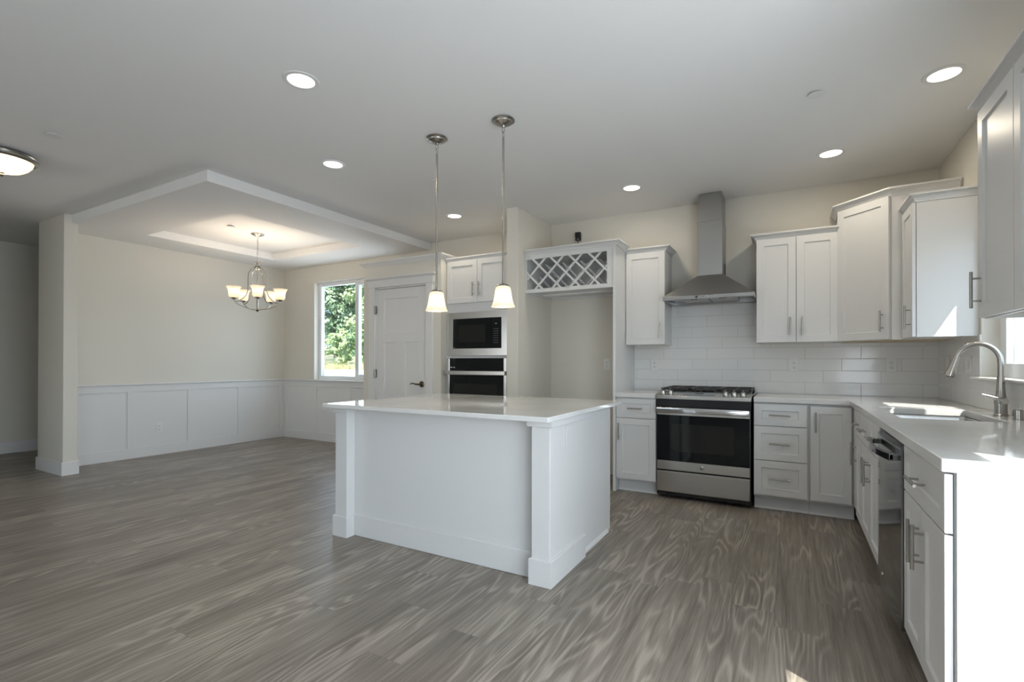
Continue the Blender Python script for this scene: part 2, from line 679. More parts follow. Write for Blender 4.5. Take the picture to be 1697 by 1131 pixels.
WX0, WX1, WZ0, WZ1 = -7.395, -5.75, .925, 2.41    # dining window opening
mb = MB()
mb.cells([XL - T, WX0, WX1, T], [0, WZ0, WZ1, H], 0, T, lambda i, j: not (i == 1 and j == 1), 'XZ')
struct('wall_back', mb, PAINT, 'long beige back wall behind the range and dining window', 'wall')
KY0, KY1, KZ0, KZ1 = -2.15, -1.0, 1.095, 2.12      # sink window opening
PY0, PY1, PZ1 = -5.25, -3.40, 2.135                # patio door opening
mb = MB()
mb.cells([YR - T, -8.6, -6.0, PY0, PY1, KY0, KY1, 0], [0, .45, KZ0, KZ1, PZ1, H], 0, T,
         lambda i, j: not ((i == 3 and j < 4) or (i == 5 and j == 2) or (i == 1 and 0 < j < 4)), 'YZ')
struct('wall_right', mb, PAINT, 'right kitchen wall with the sink window', 'wall')
mb = MB(); mb.box(XL - T, XL, YR - T, T, 0, H)
struct('wall_left', mb, PAINT, 'beige hallway wall at the far left', 'wall')
mb = MB()
mb.cells([XL, -8.0, -5.0, 0], [0, .5, 2.4, H], YR - T, YR, lambda i, j: not (i == 1 and j == 1), 'XZ')
struct('wall_rear', mb, PAINT, 'wall behind the viewpoint with one added window opening', 'wall')
mb = MB(); mb.box(XL, -7.5, -5.12, -5.0, 0, H)  # unseen wall added to block the rear fill from the hall
struct('wall_light_block', mb, PAINT, 'unseen partition left of the viewpoint, added to shade the hall', 'wall')
mb = MB(); mb.box(-8.32, DX, -2.80, 0, 0, H)
struct('wall_dining', mb, PAINT, 'beige dining side wall above the white wainscot', 'wall')
mb = MB(); mb.box(-8.32, -7.66, -2.912, -2.793, 0, H, .004)
struct('wall_column', mb, PAINT, 'wall stub like a square column at the dining entrance', 'wall')
mb = MB(); mb.box(-3.533, -3.405, -.786, -.001, 0, H, .004)
struct('wall_wing', mb, PAINT, 'full-height wing wall left of the refrigerator space', 'wall')

# dropped dining ceiling with a tray
TX0, TX1, TY0, TY1 = -7.51, -5.79, -2.21, -.605
mb = MB()
mb.cells([DX, TX0, TX1, SXR], [SYF, TY0, TY1, -.001], SOF, H - .001, lambda i, j: not (i == 1 and j == 1), 'XY')
struct('trim_1', mb, CEIL, 'dropped ceiling border with recessed tray over the dining area', 'ceiling border')

# baseboards
def board(pts, h=.139, t=.013):
    mb = MB()
    mb.sweep(pts, [(0, 0), (t, 0), (t, h - .003), (t - .003, h), (0, h)])
    return mb
mb = MB(); mb.box(XL, XL + .014, YR, 0, 0, .15, .002)
struct('baseboard_left', mb, TRIM, 'white baseboard along the far left hallway wall', 'baseboard')
struct('baseboard_column', board([(-8.32, -2.793), (-8.32, -2.912), (-7.66, -2.912), (-7.66, -2.793), (-8.1, -2.793)]), TRIM, 'white baseboard wrapped around the square column', 'baseboard')

# wainscot
def wainscot(label, length, stiles, name, loc, rz):
    mb = MB()                                   # local: x along the wall, front faces -y
    mb.box(0, length, -.004, -.0005, .1, .88)
    mb.box(0, length, -.014, -.0005, 0, .127, .001)
    mb.box(0, length, -.014, -.0005, .82, .905, .001)
    mb.box(0, length, -.034, -.0005, .905, .922, .003)
    for a, b in stiles:
        mb.box(a, b, -.014, -.0005, .126, .821, .001)
    o = struct(name, mb, TRIM, label, 'wainscot', loc=loc)
    o.rotation_euler = (0, 0, rz)
    return o
# left dining wall faces +x: local x -> world +y
o = wainscot('white board and batten wainscot on the dining side wall', 2.79,
             [(.641, .730), (1.336, 1.421), (2.028, 2.116), (2.70, 2.776)], 'trim_2', (DX, -2.79, 0), R(90))
o = wainscot('white board and batten wainscot under the dining window', 2.508,
             [(.016, .087), (.688, .791), (1.423, 1.522), (2.16, 2.25)], 'trim_3', (-8.12, 0, 0), 0)

# window builder: slider in local frame, x across, y outward, z up
def window(name, label, w, z0, z1, loc, rz, frame=.055, mull=True, ydep=.085, cat='window'):
    root = thing(name, label, cat, (loc[0], loc[1], loc[2]), rz, kind='structure')
    h = z1 - z0
    mb = MB()
    y0, y1 = ydep, ydep + .06
    mb.box(0, w, y0, y1, 0, frame, .003); mb.box(0, w, y0, y1, h - frame, h, .003)
    mb.box(0, frame, y0 + .0005, y1 - .0005, frame - .002, h - frame + .002); mb.box(w - frame, w, y0 + .0005, y1 - .0005, frame - .002, h - frame + .002)
    if mull:
        mb.box(w / 2 - .035, w / 2 + .035, y0 - .004, y1, frame - .002, h - frame + .002, .003)
        # sliding sash frame on one half
        s = .03
        mb.box(w / 2, w - frame, y0 + .012, y0 + .04, frame, frame + s); mb.box(w / 2, w - frame, y0 + .012, y0 + .04, h - frame - s, h - frame)
    build('window_frame', mb, VINYL, root)
    for a, b in (((frame, w / 2), (w / 2, w - frame)) if mull else ((frame, w - frame),)):
        mb = MB(); mb.box(a, b, y0 + .03, y0 + .035, frame, h - frame)
        build('pane', mb, GLASS, root)
    return root
window('window_1', 'sliding window in the dining back wall looking onto trees', WX1 - WX0, WZ0, WZ1, (WX0, 0, WZ0), 0)
w2 = window('window_2', 'bright window over the kitchen sink', KY1 - KY0, KZ0, KZ1, (0, KY1, KZ0), R(-90), frame=.098, ydep=.085)
mb = MB(); mb.box(-.11, KY1 - KY0 + .11, -.03, .084, -.004, .012, .003)
build('window_sill', mb, TRIM, w2)
window('added_window_3', 'unseen wide rear window, added behind the viewpoint for fill light', 3.0, .5, 2.4, (-5.0, YR, .5), R(180))  # assumed opening, placed to go with the rear fill lamp

window('added_window_4', 'unseen wide side window, added behind the viewpoint for fill light', 2.6, .45, PZ1, (0, -6.0, .45), R(-90))  # opening added to go with the side fill lamp

# patio door in the right wall, near the viewpoint
root = thing('door_2', 'glazed patio door in the right wall beside the viewpoint', 'door', (0, PY1, 0), R(-90), kind='structure')
w = PY1 - PY0
mb = MB()
for a, b in ((0, .05), (w / 2 - .04, w / 2 + .04), (w - .05, w)):
    mb.box(a, b, .05, .11, 0, PZ1)
mb.box(0, w, .05, .11, 0, .06); mb.box(0, w, .05, .11, PZ1 - .05, PZ1)
build('door_frame', mb, VINYL, root)
for a, b in ((.05, w / 2 - .04), (w / 2 + .04, w - .05)):
    mb = MB(); mb.box(a, b, .075, .08, .06, PZ1 - .05)
    build('pane', mb, GLASS, root)

# tile backsplash
mb = MB(); mb.box(-2.447, -.0005, -.009, -.0005, .9145, 1.75)
struct('trim_4', mb, TILE_X, 'white subway tile backsplash behind the range', 'backsplash')
mb = MB()
mb.cells([KY0 - 1.05, KY0, KY1, -.0095], [.9145, KZ0 - .005, 1.372], -.009, -.0005, lambda i, j: not (i == 1 and j == 1), 'YZ')
struct('trim_5', mb, TILE_Y, 'white subway tile backsplash under the sink window', 'backsplash')

# pantry closet: walls, crown, door
PX0, PX1, PYF, PZT = -5.598, -4.412, -.72, 2.345
DX0, DX1, DZ = -5.405, -4.615, 2.082
mb = MB()
mb.cells([PX0, DX0, DX1, PX1], [0, DZ, PZT], PYF, PYF + .10, lambda i, j: not (i == 1 and j == 0), 'XZ')
mb.box(PX0, PX0 + .1, PYF + .1, -.001, 0, PZT); mb.box(PX1 - .1, PX1, PYF + .1, -.001, 0, PZT)
mb.box(PX0, PX1, PYF + .1, -.001, PZT - .05, PZT)
struct('wall_pantry', mb, PAINT, 'corner pantry closet box holding the panelled door', 'wall')
CROWN = [(0, 0), (.010, 0), (.012, .012), (.030, .034), (.042, .042), (.046, .048), (.046, .058), (0, .058)]
mb = MB()
mb.sweep([(PX0, -.001), (PX0, PYF), (PX1, PYF), (PX1, -.30)], CROWN, PZT)
mb.box(PX0, PX1, PYF, -.30, PZT + .04, PZT + .052)
struct('trim_6', mb, TRIM, 'white crown moulding around the top of the pantry box', 'crown moulding')

root = thing('door_1', 'white three-panel pantry door with bronze lever handle', 'door', (DX0, PYF, 0), 0, kind='structure')
w = DX1 - DX0
lw0, lw1 = .018, w - .018
mb = MB()
yb, yf = .055, .016
mb.box(lw0, lw1, yf + .013, yb, .012, 2.066)
def frame_strip(a, b, z0, z1):
    mb.box(a, b, yf, yf + .016, z0, z1, .002)
st = .114
frame_strip(lw0, lw0 + st, .012, 2.066); frame_strip(lw1 - st, lw1, .012, 2.066)
for z0, z1 in ((.012, .24), (1.428, 1.552), (1.948, 2.066)):
    frame_strip(lw0 + st - .001, lw1 - st + .001, z0, z1)
mid = (lw0 + lw1) / 2
frame_strip(mid - .066, mid + .066, .239, 1.429)
build('door_leaf', mb, TRIM, root)
mb = MB()
cw = .098
mb.box(-cw + .004, .004, -.018, -.0005, 0, DZ + .012, .002)
mb.box(w - .004, w + cw - .004, -.018, -.0005, 0, DZ + .012, .002)
mb.box(-.002, .016, -.0005, .06, 0, DZ); mb.box(w - .016, w + .002, -.0005, .06, 0, DZ); mb.box(0, w, -.0005, .06, DZ - .013, DZ)
mb.box(-cw - .012, w + cw + .012, -.024, -.0005, DZ + .004, DZ + .092, .002)
mb.sweep([(-cw - .012, -.0005), (-cw - .012, -.024), (w + cw + .012, -.024), (w + cw + .012, -.0005)],
         [(0, 0), (.004, 0), (.018, .016), (.022, .018), (.022, .028), (0, .028)], DZ + .088)
build('door_casing', mb, TRIM, root)
for z in (.25, 1.055, 1.82):
    mb = MB(); mb.box(-.004, .016, -.022, .012, z - .05, z + .05, .002); mb.cyl((.008, -.024, z - .05), (.008, -.024, z + .05), .007, 10)
    build('hinge', mb, NICKEL, root)
mb = MB()
kx, kz = lw1 - .062, .942
mb.lathe([(.036, 0), (.036, .006), (.030, .012), (.012, .014), (.011, .045)], (kx, yf, kz), 24, d=(0, -1, 0))
mb.tube([(kx, yf - .045, kz), (kx - .03, yf - .052, kz + .001), (kx - .06, yf - .054, kz + .004), (kx - .09, yf - .053, kz + .013), (kx - .115, yf - .052, kz + .010), (kx - .128, yf - .052, kz - .003)],
        [.011, .010, .008, .007, .0065, .006], 10)
build('door_handle', mb, BRONZE, root)

# ------------------------------------------------------------------ cabinets
CABCROWN = [(0, 0), (.008, 0), (.008, .006), (.012, .010), (.017, .020), (.026, .030), (.034, .033), (.034, .037), (.044, .039), (.044, .050), (0, .050)]
CABCROWN2 = [(o, h * 1.16) for o, h in CABCROWN]
def upper_crown(path, z, prof=None):
    mb = MB(); mb.sweep(path, prof or CABCROWN, z)
    return mb

def cabinet_body(root, w, d, z0, z1, lip=.018, wood=True):
    """carcass whose underside is set up between the side panels"""
    mb = MB()
    mb.box(0, .018, 0, d, z0, z1, .001); mb.box(w - .018, w, 0, d, z0, z1, .001)
    mb.box(.017, w - .017, .0005, .02, z0, z1, .001)
    mb.box(.017, w - .017, .001, d - .0005, z0 + lip + .004, z1 - .0005)
    build('body', mb, CAB, root)
    if wood:
        mb = MB(); mb.box(.0185, w - .0185, .021, d - .001, z0 + lip, z0 + lip + .0035)
        tag(build('bottom_panel', mb, WOODB, root), 'pale wood underside of the cabinet')

def add_door(root, x0, x1, z0, z1, hx=None, hz=None, vertical=True, length=.155, rail=.057, name='door'):
    mb = MB(); mb.shaker(x0, x1, z0, z1, -.003, rail=rail)
    d = build(name, mb, CAB, root)
    if hx is not None:
        mb = MB(); mb.pull(hx, hz, length, vertical, -.023)
        build('handle', mb, NICKEL, d)
    return d

def base_body(root, w, d=.605, toe=.072, top=.874):
    mb = MB(); mb.box(0, w, 0, d, .112, top, .001)
    build('body', mb, CAB, root)
    mb = MB(); mb.box(.001, w - .001, toe, d - .001, 0, .1115)
    build('toe_kick', mb, CAB, root)
    mb = MB(); mb.sweep([(.001, toe), (w - .001, toe)], [(0, 0), (.013, 0), (.012, .006), (.007, .013), (0, .016)])
    build('shoe_moulding', mb, TRIM, root)

YB = -.612      # front plane of the base carcasses on the back wall
# --- back wall, base cabinets
r = thing('base_cabinet', 'narrow white base cabinet left of the range with one drawer over a door', 'cabinet', (-2.447, YB, 0), 0, 'white base cabinets along the back wall')
base_body(r, .368)
add_door(r, .003, .365, .688, .864, .184, .776, False, .135, .045, 'drawer')
add_door(r, .003, .365, .128, .682, .035, .560, True, .155)
r = thing('base_cabinet', 'white base cabinet with a stack of three drawers right of the range', 'cabinet', (-1.297, YB, 0), 0, 'white base cabinets along the back wall')
base_body(r, .390)
for z0, z1 in ((.688, .864), (.411, .682), (.128, .405)):
    add_door(r, .003, .375, z0, z1, .187, (z0 + z1) / 2 + (.0 if z0 < .6 else 0), False, .15, .055, 'drawer')
r = thing('base_cabinet', 'white corner base cabinet with single tall door beside the drawer stack', 'cabinet', (-.9065, YB, 0), 0, 'white base cabinets along the back wall')
base_body(r, .294)
add_door(r, .006, .271, .128, .858, .040, .735, True, .155)

# --- back wall, upper cabinets
YU = -.305
UZ0, UZ1 = 1.365, 2.262
r = thing('wall_cabinet', 'single-door white wall cabinet between wine rack and range hood', 'cabinet', (-2.446, YU, 0), 0, 'white wall cabinets')
cabinet_body(r, .375, .304, UZ0, UZ1)
add_door(r, .003, .375, UZ0 + .003, UZ1 - .006, .335, 1.50, True)
build('crown_moulding', upper_crown([(0.0, 0), (.375, 0), (.375, .30)], UZ1 - .006), CAB, r)
r = thing('wall_cabinet', 'double-door white wall cabinet right of the range hood', 'cabinet', (-1.293, YU, 0), 0, 'white wall cabinets')
cabinet_body(r, .601, .304, UZ0, UZ1)
add_door(r, .001, .299, UZ0 + .003, UZ1 - .006, .258, 1.50, True)
add_door(r, .302, .600, UZ0 + .003, UZ1 - .006, .343, 1.50, True)
build('crown_moulding', upper_crown([(0, .30), (0, 0), (.600, 0)], UZ1 - .006), CAB, r)

# --- diagonal corner cabinet (taller)
CZ1 = 2.418
A, B = (-.6905, -.310), (-.392, -.610)
r = thing('corner_cabinet', 'tall diagonal corner wall cabinet with one angled door', 'cabinet', (0, 0, 0), 0, 'white wall cabinets')
mb = MB(); mb.prism([(-.010, -.010), (-.6905, -.010), A, B, (-.010, -.610)], UZ0, CZ1)
build('body', mb, CAB, r)
mb = MB(); mb.prism([(-.03, -.03), (-.66, -.03), (-.66, -.29), (-.39, -.585), (-.03, -.585)], UZ0 - .0035, UZ0 - .0005)
tag(build('bottom_panel', mb, WOODB, r), 'pale wood underside of the cabinet')
dl = math.dist(A, B)
ang = math.atan2(B[1] - A[1], B[0] - A[0])
mb = MB()
mb.M = Matrix.Translation((A[0], A[1], 0)) @ Matrix.Rotation(ang, 4, 'Z')
mb.shaker(.004, dl - .004, UZ0 + .003, CZ1 - .004, -.003)
dd = build('door', mb, CAB, r)
mb = MB(); mb.M = Matrix.Translation((A[0], A[1], 0)) @ Matrix.Rotation(ang, 4, 'Z'); mb.pull(dl - .045, 1.50, .155, True, -.023)
build('handle', mb, NICKEL, dd)
build('crown_moulding', upper_crown([(A[0], -.02), A, B, (-.012, -.610)], CZ1 - .006, CABCROWN2), CAB, r)

# --- right wall, upper cabinets (local x runs toward the viewer)
XU = -.310
r = thing('wall_cabinet', 'short-depth white wall cabinet beside the sink window with a sunlit end panel', 'cabinet', (XU, -.6115, 0), R(-90), 'white wall cabinets')
cabinet_body(r, .3485, .3085, UZ0, UZ1)
add_door(r, .012, .345, UZ0 + .003, UZ1 - .006, .302, 1.50, True)
build('crown_moulding', upper_crown([(.0, 0), (.3485, 0), (.3485, .306)], UZ1 - .006), CAB, r)
NZ0, NZ1 = 1.384, 2.275
r = thing('wall_cabinet', 'near white wall cabinet at the right edge, first door from the sink window', 'cabinet', (XU, -2.272, 0), R(-90), 'white wall cabinets')
cabinet_body(r, .3955, .3085, NZ0, NZ1)
add_door(r, .003, .393, NZ0 + .003, NZ1 - .006, .045, 1.505, True)
build('crown_moulding', upper_crown([(0, .306), (0, 0), (.395, 0)], NZ1 - .006), CAB, r)
r = thing('wall_cabinet', 'near white wall cabinet cut off by the right picture edge, farthest from the sink window', 'cabinet', (XU, -2.668, 0), R(-90), 'white wall cabinets')
cabinet_body(r, .532, .3085, NZ0, NZ1)
add_door(r, .003, .529, NZ0 + .003, NZ1 - .006, .487, 1.505, True)
build('crown_moulding', upper_crown([(0.0, 0), (.532, 0), (.532, .306)], NZ1 - .006), CAB, r)

# --- right wall, base cabinets
XB = -.612
G2 = 'white base cabinets along the sink wall'
r = thing('base_cabinet', 'narrow white base cabinet in the sink-wall corner with one drawer and door', 'cabinet', (XB, -.6135, 0), R(-90), G2)
base_body(r, .5755)
mb = MB(); mb.box(0.020, .272, -.010, 0, .128, .864)
build('filler_panel', mb, CAB, r)
add_door(r, .277, .572, .688, .864, .4245, .776, False, .10, .045, 'drawer')
add_door(r, .277, .572, .128, .682, .322, .560, True)
r = thing('base_cabinet', 'white sink base cabinet with two doors under two false drawer fronts', 'cabinet', (XB, -1.190, 0), R(-90), G2)
w = .760
mb = MB()
mb.box(0, .018, 0, .605, .112, .874); mb.box(w - .018, w, 0, .605, .112, .874)
mb.box(.017, w - .017, .001, .02, .112, .874); mb.box(.017, w - .017, .02, .604, .112, .13); mb.box(.017, w - .017, .59, .604, .13, .874)
build('body', mb, CAB, r)
mb = MB(); mb.box(.001, w - .001, .072, .604, 0, .1115)
build('toe_kick', mb, CAB, r)
for k in (0, 1):
    add_door(r, .003 + k * .379, .378 + k * .379, .688, .864, .19 + k * .379, .776, False, .15, .045, 'drawer_front')
    add_door(r, .003 + k * .379, .378 + k * .379, .128, .682, .338 + k * .086, .557, True)
r = thing('base_cabinet', 'white base cabinet at the counter end with wide drawer over two doors', 'cabinet', (XB, -2.5835, 0), R(-90), G2)
base_body(r, .6015)
add_door(r, .004, .603, .688, .864, .305, .776, False, .16, .057, 'drawer')
add_door(r, .004, .302, .128, .682, .270, .555, True)
add_door(r, .305, .603, .128, .682, .342, .555, True)
r = thing('end_panel', 'sunlit white end panel closing the counter run at the lower right', 'cabinet panel', (XB, -3.1855, 0), 0)
mb = MB(); mb.box(.003, .612, -.006, 0, 0, .874)
build('panel', mb, CAB, r)
for x0, x1 in ((.003, .026), (.585, .612)):
    mb = MB(); mb.box(x0, x1, -.013, -.0062, 0, .874, .001)
    build('edge_stile', mb, CAB, r)

# --- countertops
CT0, CT1 = .8745, .9145
mb = MB()
xs = [-1.2965, -.648, -.541, -.128, -.0095]
ys = [-3.218, -1.935, -1.222, -.648, -.0095]
mb.cells(xs, ys, CT0, CT1, lambda i, j: (j == 3) or (i >= 1 and not (i == 2 and j == 1)), 'XY')
tag(build('countertop', mb, QUARTZ, bevel=.003), 'white quartz L-shaped worktop around the sink corner', 'countertop')
mb = MB(); mb.box(-2.447, -2.0805, -.648, -.0095, CT0, CT1)
tag(build('countertop', mb, QUARTZ, bevel=.003), 'short white quartz worktop left of the range', 'countertop')

# --- sink
r = thing('kitchen_sink', 'undermount stainless sink basin below the window', 'sink', (-.335, -1.578, .655))
mb = MB()
def rrect(hx, hy, rad, z, n=6):
    out = []
    for cx, cy, a0 in ((hx - rad, hy - rad, 0), (-hx + rad, hy - rad, 90), (-hx + rad, -hy + rad, 180), (hx - rad, -hy + rad, 270)):
        for k in range(n + 1):
            a = R(a0 + 90 * k / n)
            out.append((cx + rad * math.cos(a), cy + rad * math.sin(a), z))
    return out
rings = [mb.ring(rrect(.22, .37, .02, .2190)), mb.ring(rrect(.2045, .3545, .03, .2190)), mb.ring(rrect(.202, .352, .03, .21)), mb.ring(rrect(.198, .348, .035, .03)), mb.ring(rrect(.18, .33, .04, .012)), mb.ring(rrect(.04, .04, .039, .006))]
for a, b in zip(rings, rings[1:]):
    mb.bridge(a, b)
mb.bm.faces.new(rings[-1])
build('basin', mb, SINKM, r)
mb = MB(); mb.lathe([(.045, 0), (.045, .004), (.030, .004), (.026, .001)], (0, 0, .0065), 24)
build('drain', mb, CHROME, r)

# --- faucet
FX, FY = -.062, -1.545
r = thing('kitchen_faucet', 'brushed nickel pull-down faucet with high arc behind the sink', 'faucet', (FX, FY, CT1))
mb = MB()
mb.lathe([(.030, .0005), (.030, .006), (.0265, .010), (.026, .055), (.027, .075), (.024, .095), (.020, .115), (.017, .150), (.0155, .195), (.0150, .21)], (0, 0, 0), 28)
build('faucet_body', mb, NICKEL, r)
dirn = Vector((-.96, .26, 0)).normalized()
mb = MB()
pts = [Vector((0, 0, .205)), Vector((0, 0, .27))]
rad = .089
for k in range(1, 15):
    a = R(180 - 12.0 * k)
    pts.append(Vector((0, 0, .285)) + dirn * (rad + rad * math.cos(a)) + Vector((0, 0, rad * 1.12 * math.sin(a))))
mb.tube(pts, .0128, 16)
build('spout', mb, NICKEL, r)
tip = pts[-1]
tdir = (pts[-1] - pts[-2]).normalized()
mb = MB()
mb.lathe([(.0145, -.004), (.0155, .004), (.016, .03), (.0185, .055), (.0245, .095), (.0245, .102), (.019, .104)], tip, 20, d=tdir)
sh = build('spray_head', mb, NICKEL, r)
mb = MB(); mb.lathe([(.0185, .1042), (.0185, .1062)], tip, 20, d=tdir)
tag(build('nozzle', mb, DARK, sh), 'dark spray nozzle face')
mb = MB()
mb.cyl((0, -.020, .075), (0.004, -.046, .080), .017, 18)
mb.tube([(.016, -.040, .076), (0, -.043, .082), (-.030, -.046, .094), (-.065, -.048, .107), (-.088, -.049, .115)], [.010, .0115, .0095, .0075, .004], 12)
build('lever', mb, CHROME, r)

r = thing('air_gap', 'small round brushed steel air gap cap on the counter beside the faucet', 'sink air gap', (-.062, -1.775, CT1))
mb = MB(); mb.lathe([(.022, .0005), (.022, .004), (.019, .005), (.019, .048), (.016, .052)], (0, 0, 0), 24)
build('cap', mb, NICKEL, r)
mb = MB()
for z in (.022, .032):
    mb.box(-.0196, -.0185, -.006, .006, z, z + .004)
build('vent_slot', mb, DARK, r)

# ------------------------------------------------------------------ island
IX0, IX1, IYF, IYB = -3.775, -2.132, -2.736, -1.64
r = thing('kitchen_island', 'white panelled island with square posts standing in the middle of the floor', 'kitchen island', (-2.95, -2.2, 0))
ox, oy = -2.95, -2.2
def isl(mb):
    mb.M = Matrix.Translation((-ox, -oy, 0)); return mb
mb = isl(MB()); mb.box(-3.742, -2.165, -2.655, -1.665, .0, .8875)
build('body', mb, CAB, r)
mb = isl(MB()); mb.box(-3.66, -2.25, -2.670, -2.6555, 0, .147, .004)
build('front_baseboard', mb, CAB, r)
mb = isl(MB()); mb.box(-3.66, -2.25, -2.664, -2.6555, .856, .8875)
build('front_rail', mb, CAB, r)
for x0, x1 in ((-3.778, -3.668), (-2.254, -2.144)):
    yb = -2.234
    xo0, xo1 = (x0, x1)
    mb = isl(MB()); mb.box(x0, x1, -2.725, yb, 0, .8875, .002)
    p = build('post', mb, CAB, r)
    mb = isl(MB()); mb.sweep([(x0, yb), (x0, -2.725), (x1, -2.725), (x1, yb)], [(0, 0), (.0125, 0), (.0125, .136), (.0095, .139), (0, .139)])
    build('plinth', mb, CAB, p)
    mb = isl(MB()); mb.sweep([(x0, yb), (x0, -2.725), (x1, -2.725), (x1, yb)], [(0, 0), (.018, 0), (.0195, .0015), (.0195, .0375), (0, .0375)], .850)
    build('cap', mb, CAB, p)
mb = isl(MB())
mb.sweep([(-2.165, -2.22), (-2.165, -1.735)], [(0, 0), (.016, 0), (.014, .010), (.006, .02), (0, .022)])
build('shoe_moulding', mb, CAB, r)
# doors on the range side
for k in range(4):
    x1 = -3.735 + k * .392
    mb = isl(MB()); mb.M = mb.M @ Matrix.Translation((x1 + .389, -1.664, 0)) @ Matrix.Rotation(math.pi, 4, 'Z')
    mb.shaker(0, .387, .128, .862, -.001)
    d = build('door', mb, CAB, r)
    mb = isl(MB()); mb.M = mb.M @ Matrix.Translation((x1 + .389, -1.664, 0)) @ Matrix.Rotation(math.pi, 4, 'Z')
    mb.pull(.04 if k % 2 == 0 else .347, .735, .155, True, -.021)
    build('handle', mb, NICKEL, d)
mb = MB(); mb.box(-3.782, -2.104, -2.835, -1.552, .888, CT1)
tag(build('countertop', mb, QUARTZ, bevel=.003), 'large white quartz worktop on the island', 'countertop')

# ------------------------------------------------------------------ refrigerator bay
r = thing('end_panel', 'tall narrow white panel between refrigerator space and left wall cabinet', 'cabinet panel', (-2.475, -.64, 0))
mb = MB(); mb.box(0, .0265, 0, .639, 0, 2.284, .001)
build('panel', mb, CAB, r)
r = thing('wine_rack', 'white lattice wine rack cabinet above the empty refrigerator space', 'wine rack', (-3.4035, -.632, 1.90))
w, h = .9275, .392
ox0, ox1, oz0, oz1 = .020, .868, .038, .342
mb = MB()
mb.cells([0, ox0, ox1, w], [0, oz0, oz1, h], 0, .02, lambda i, j: not (i == 1 and j == 1), 'XZ')
mb.box(0, .018, .0195, .62, .0, h); mb.box(w - .018, w, .0195, .62, 0, h)
mb.box(.017, w - .017, .0195, .62, h - .018, h - .001); mb.box(.017, w - .017, .0195, .60, .018, .036)
mb.box(.017, w - .017, .60, .62, 0, h - .018)
mb.box(.06, w - .06, .30, .318, 0, .019)
build('body', mb, CAB, r)
def lattice(y0, y1, name, hw=.010):
    mb = MB()
    hh = oz1 - oz0
    k2 = hw * math.sqrt(2)
    def slat(xt, sgn, ya, yb):
        # centreline passes (xt, oz1) going down with slope sgn; clip to the opening
        pts = []
        def X(off, z):
            return xt + sgn * (oz1 - z) + off
        poly = [(X(-k2, oz1), oz1), (X(k2, oz1), oz1), (X(k2, oz0), oz0), (X(-k2, oz0), oz0)]
        def clip(poly, side, xv):
            out = []
            for i, p in enumerate(poly):
                q = poly[(i + 1) % len(poly)]
                pin = (p[0] >= xv) if side > 0 else (p[0] <= xv)
                qin = (q[0] >= xv) if side > 0 else (q[0] <= xv)
                if pin:
                    out.append(p)
                if pin != qin:
                    t = (xv - p[0]) / (q[0] - p[0])
                    out.append((xv, p[1] + t * (q[1] - p[1])))
            return out
        poly = clip(clip(poly, 1, ox0), -1, ox1)
        if len(poly) < 3:
            return
        a = mb.ring([(x, ya, z) for x, z in poly])
        b = mb.ring([(x, yb, z) for x, z in poly])
        mb.bridge(a, b)
        mb.bm.faces.new(list(reversed(a)))
        mb.bm.faces.new(b)
    m = (y0 + y1) / 2
    for k in range(-2, 6):
        slat(.0865 + .2 * k, 1, y0, m)
    for k in range(0, 7):
        slat(.2165 + .195 * k - .0, -1, m, y1)
    build(name, mb, CAB, r)
lattice(.004, .024, 'lattice')
lattice(.30, .32, 'lattice')
mb = upper_crown([(.0, 0), (w + .0275, 0), (w + .0275, .30)], h - .006)
build('crown_moulding', mb, CAB, r)

# ------------------------------------------------------------------ tall oven cabinet
r = thing('oven_cabinet', 'tall white cabinet housing microwave and wall oven beside the pantry', 'cabinet', (-4.4105, -.625, 0), 0)
w = .8765
mb = MB()
op = [(.055, .826)]
xs = [0, .052, .812, w]
zs = [0, .112, .45, 1.232, 1.274, 1.736, 2.318]
mb.cells(xs, zs, 0, .022, lambda i, j: not (i == 1 and j in (2, 4)) and j > 0, 'XZ')
mb.box(0, .018, .022, .62, 0, 2.318); mb.box(w - .018, w, .022, .62, 0, 2.318)
mb.box(.018, w - .018, .60, .62, 0, 2.318)
for z in (.114, .43, 1.244, 1.75, 2.30):
    mb.box(.018, w - .018, .022, .60, z, z + .016)
build('body', mb, CAB, r)
add_door(r, .026, .424, 1.845, 2.312, .386, 1.985, True)
add_door(r, .428, .826, 1.845, 2.312, .466, 1.985, True)
add_door(r, .026, .826, .128, .43, .426, .28, False, .16, .057, 'drawer')
build('crown_moulding', upper_crown([(.0, 0), (w, 0)], 2.312, [(0, 0), (.006, 0), (.010, .010), (.024, .026), (.030, .032), (.030, .044), (0, .044)]), CAB, r)

r = thing('microwave', 'built-in microwave with stainless trim frame above the wall oven', 'microwave', (-4.380, -.650, 1.266))
w, h = .780, .476
mb = MB()
mb.cells([0, .078, .704, w], [0, .078, .404, h], 0, .022, lambda i, j: not (i == 1 and j == 1), 'XZ')
build('trim_frame', mb, STEEL, r, bevel=.002)
mb = MB(); mb.box(.079, .703, .004, .03, .079, .403); mb.box(.11, .67, .03, .40, .09, .39)
build('body', mb, BLACK, r)
mb = MB(); mb.box(.082, .575, -.004, .0035, .083, .399, .002)
d = build('door', mb, BGLASS, r)
mb = MB(); mb.box(.155, .51, -.0048, -.0041, .145, .335)
build('door_window', mb, BWIN, d)
mb = MB(); mb.box(.578, .700, -.004, .0035, .083, .399, .002)
kp = build('control_panel', mb, BGLASS, r)
for j in range(7):
    for i in range(3):
        mb = MB(); mb.box(.612 + .022 * i, .622 + .022 * i, -.0048, -.0041, .135 + .024 * j, .139 + .024 * j)
        build('key', mb, GREYMARK, kp)
mb = MB(); mb.box(.628, .652, -.0048, -.0041, .335, .342)
build('clock_display', mb, GREYMARK, kp)
mb = MB(); mb.box(.092, .108, -.0048, -.0041, .088, .091)
build('badge', mb, WHITEMARK, d)

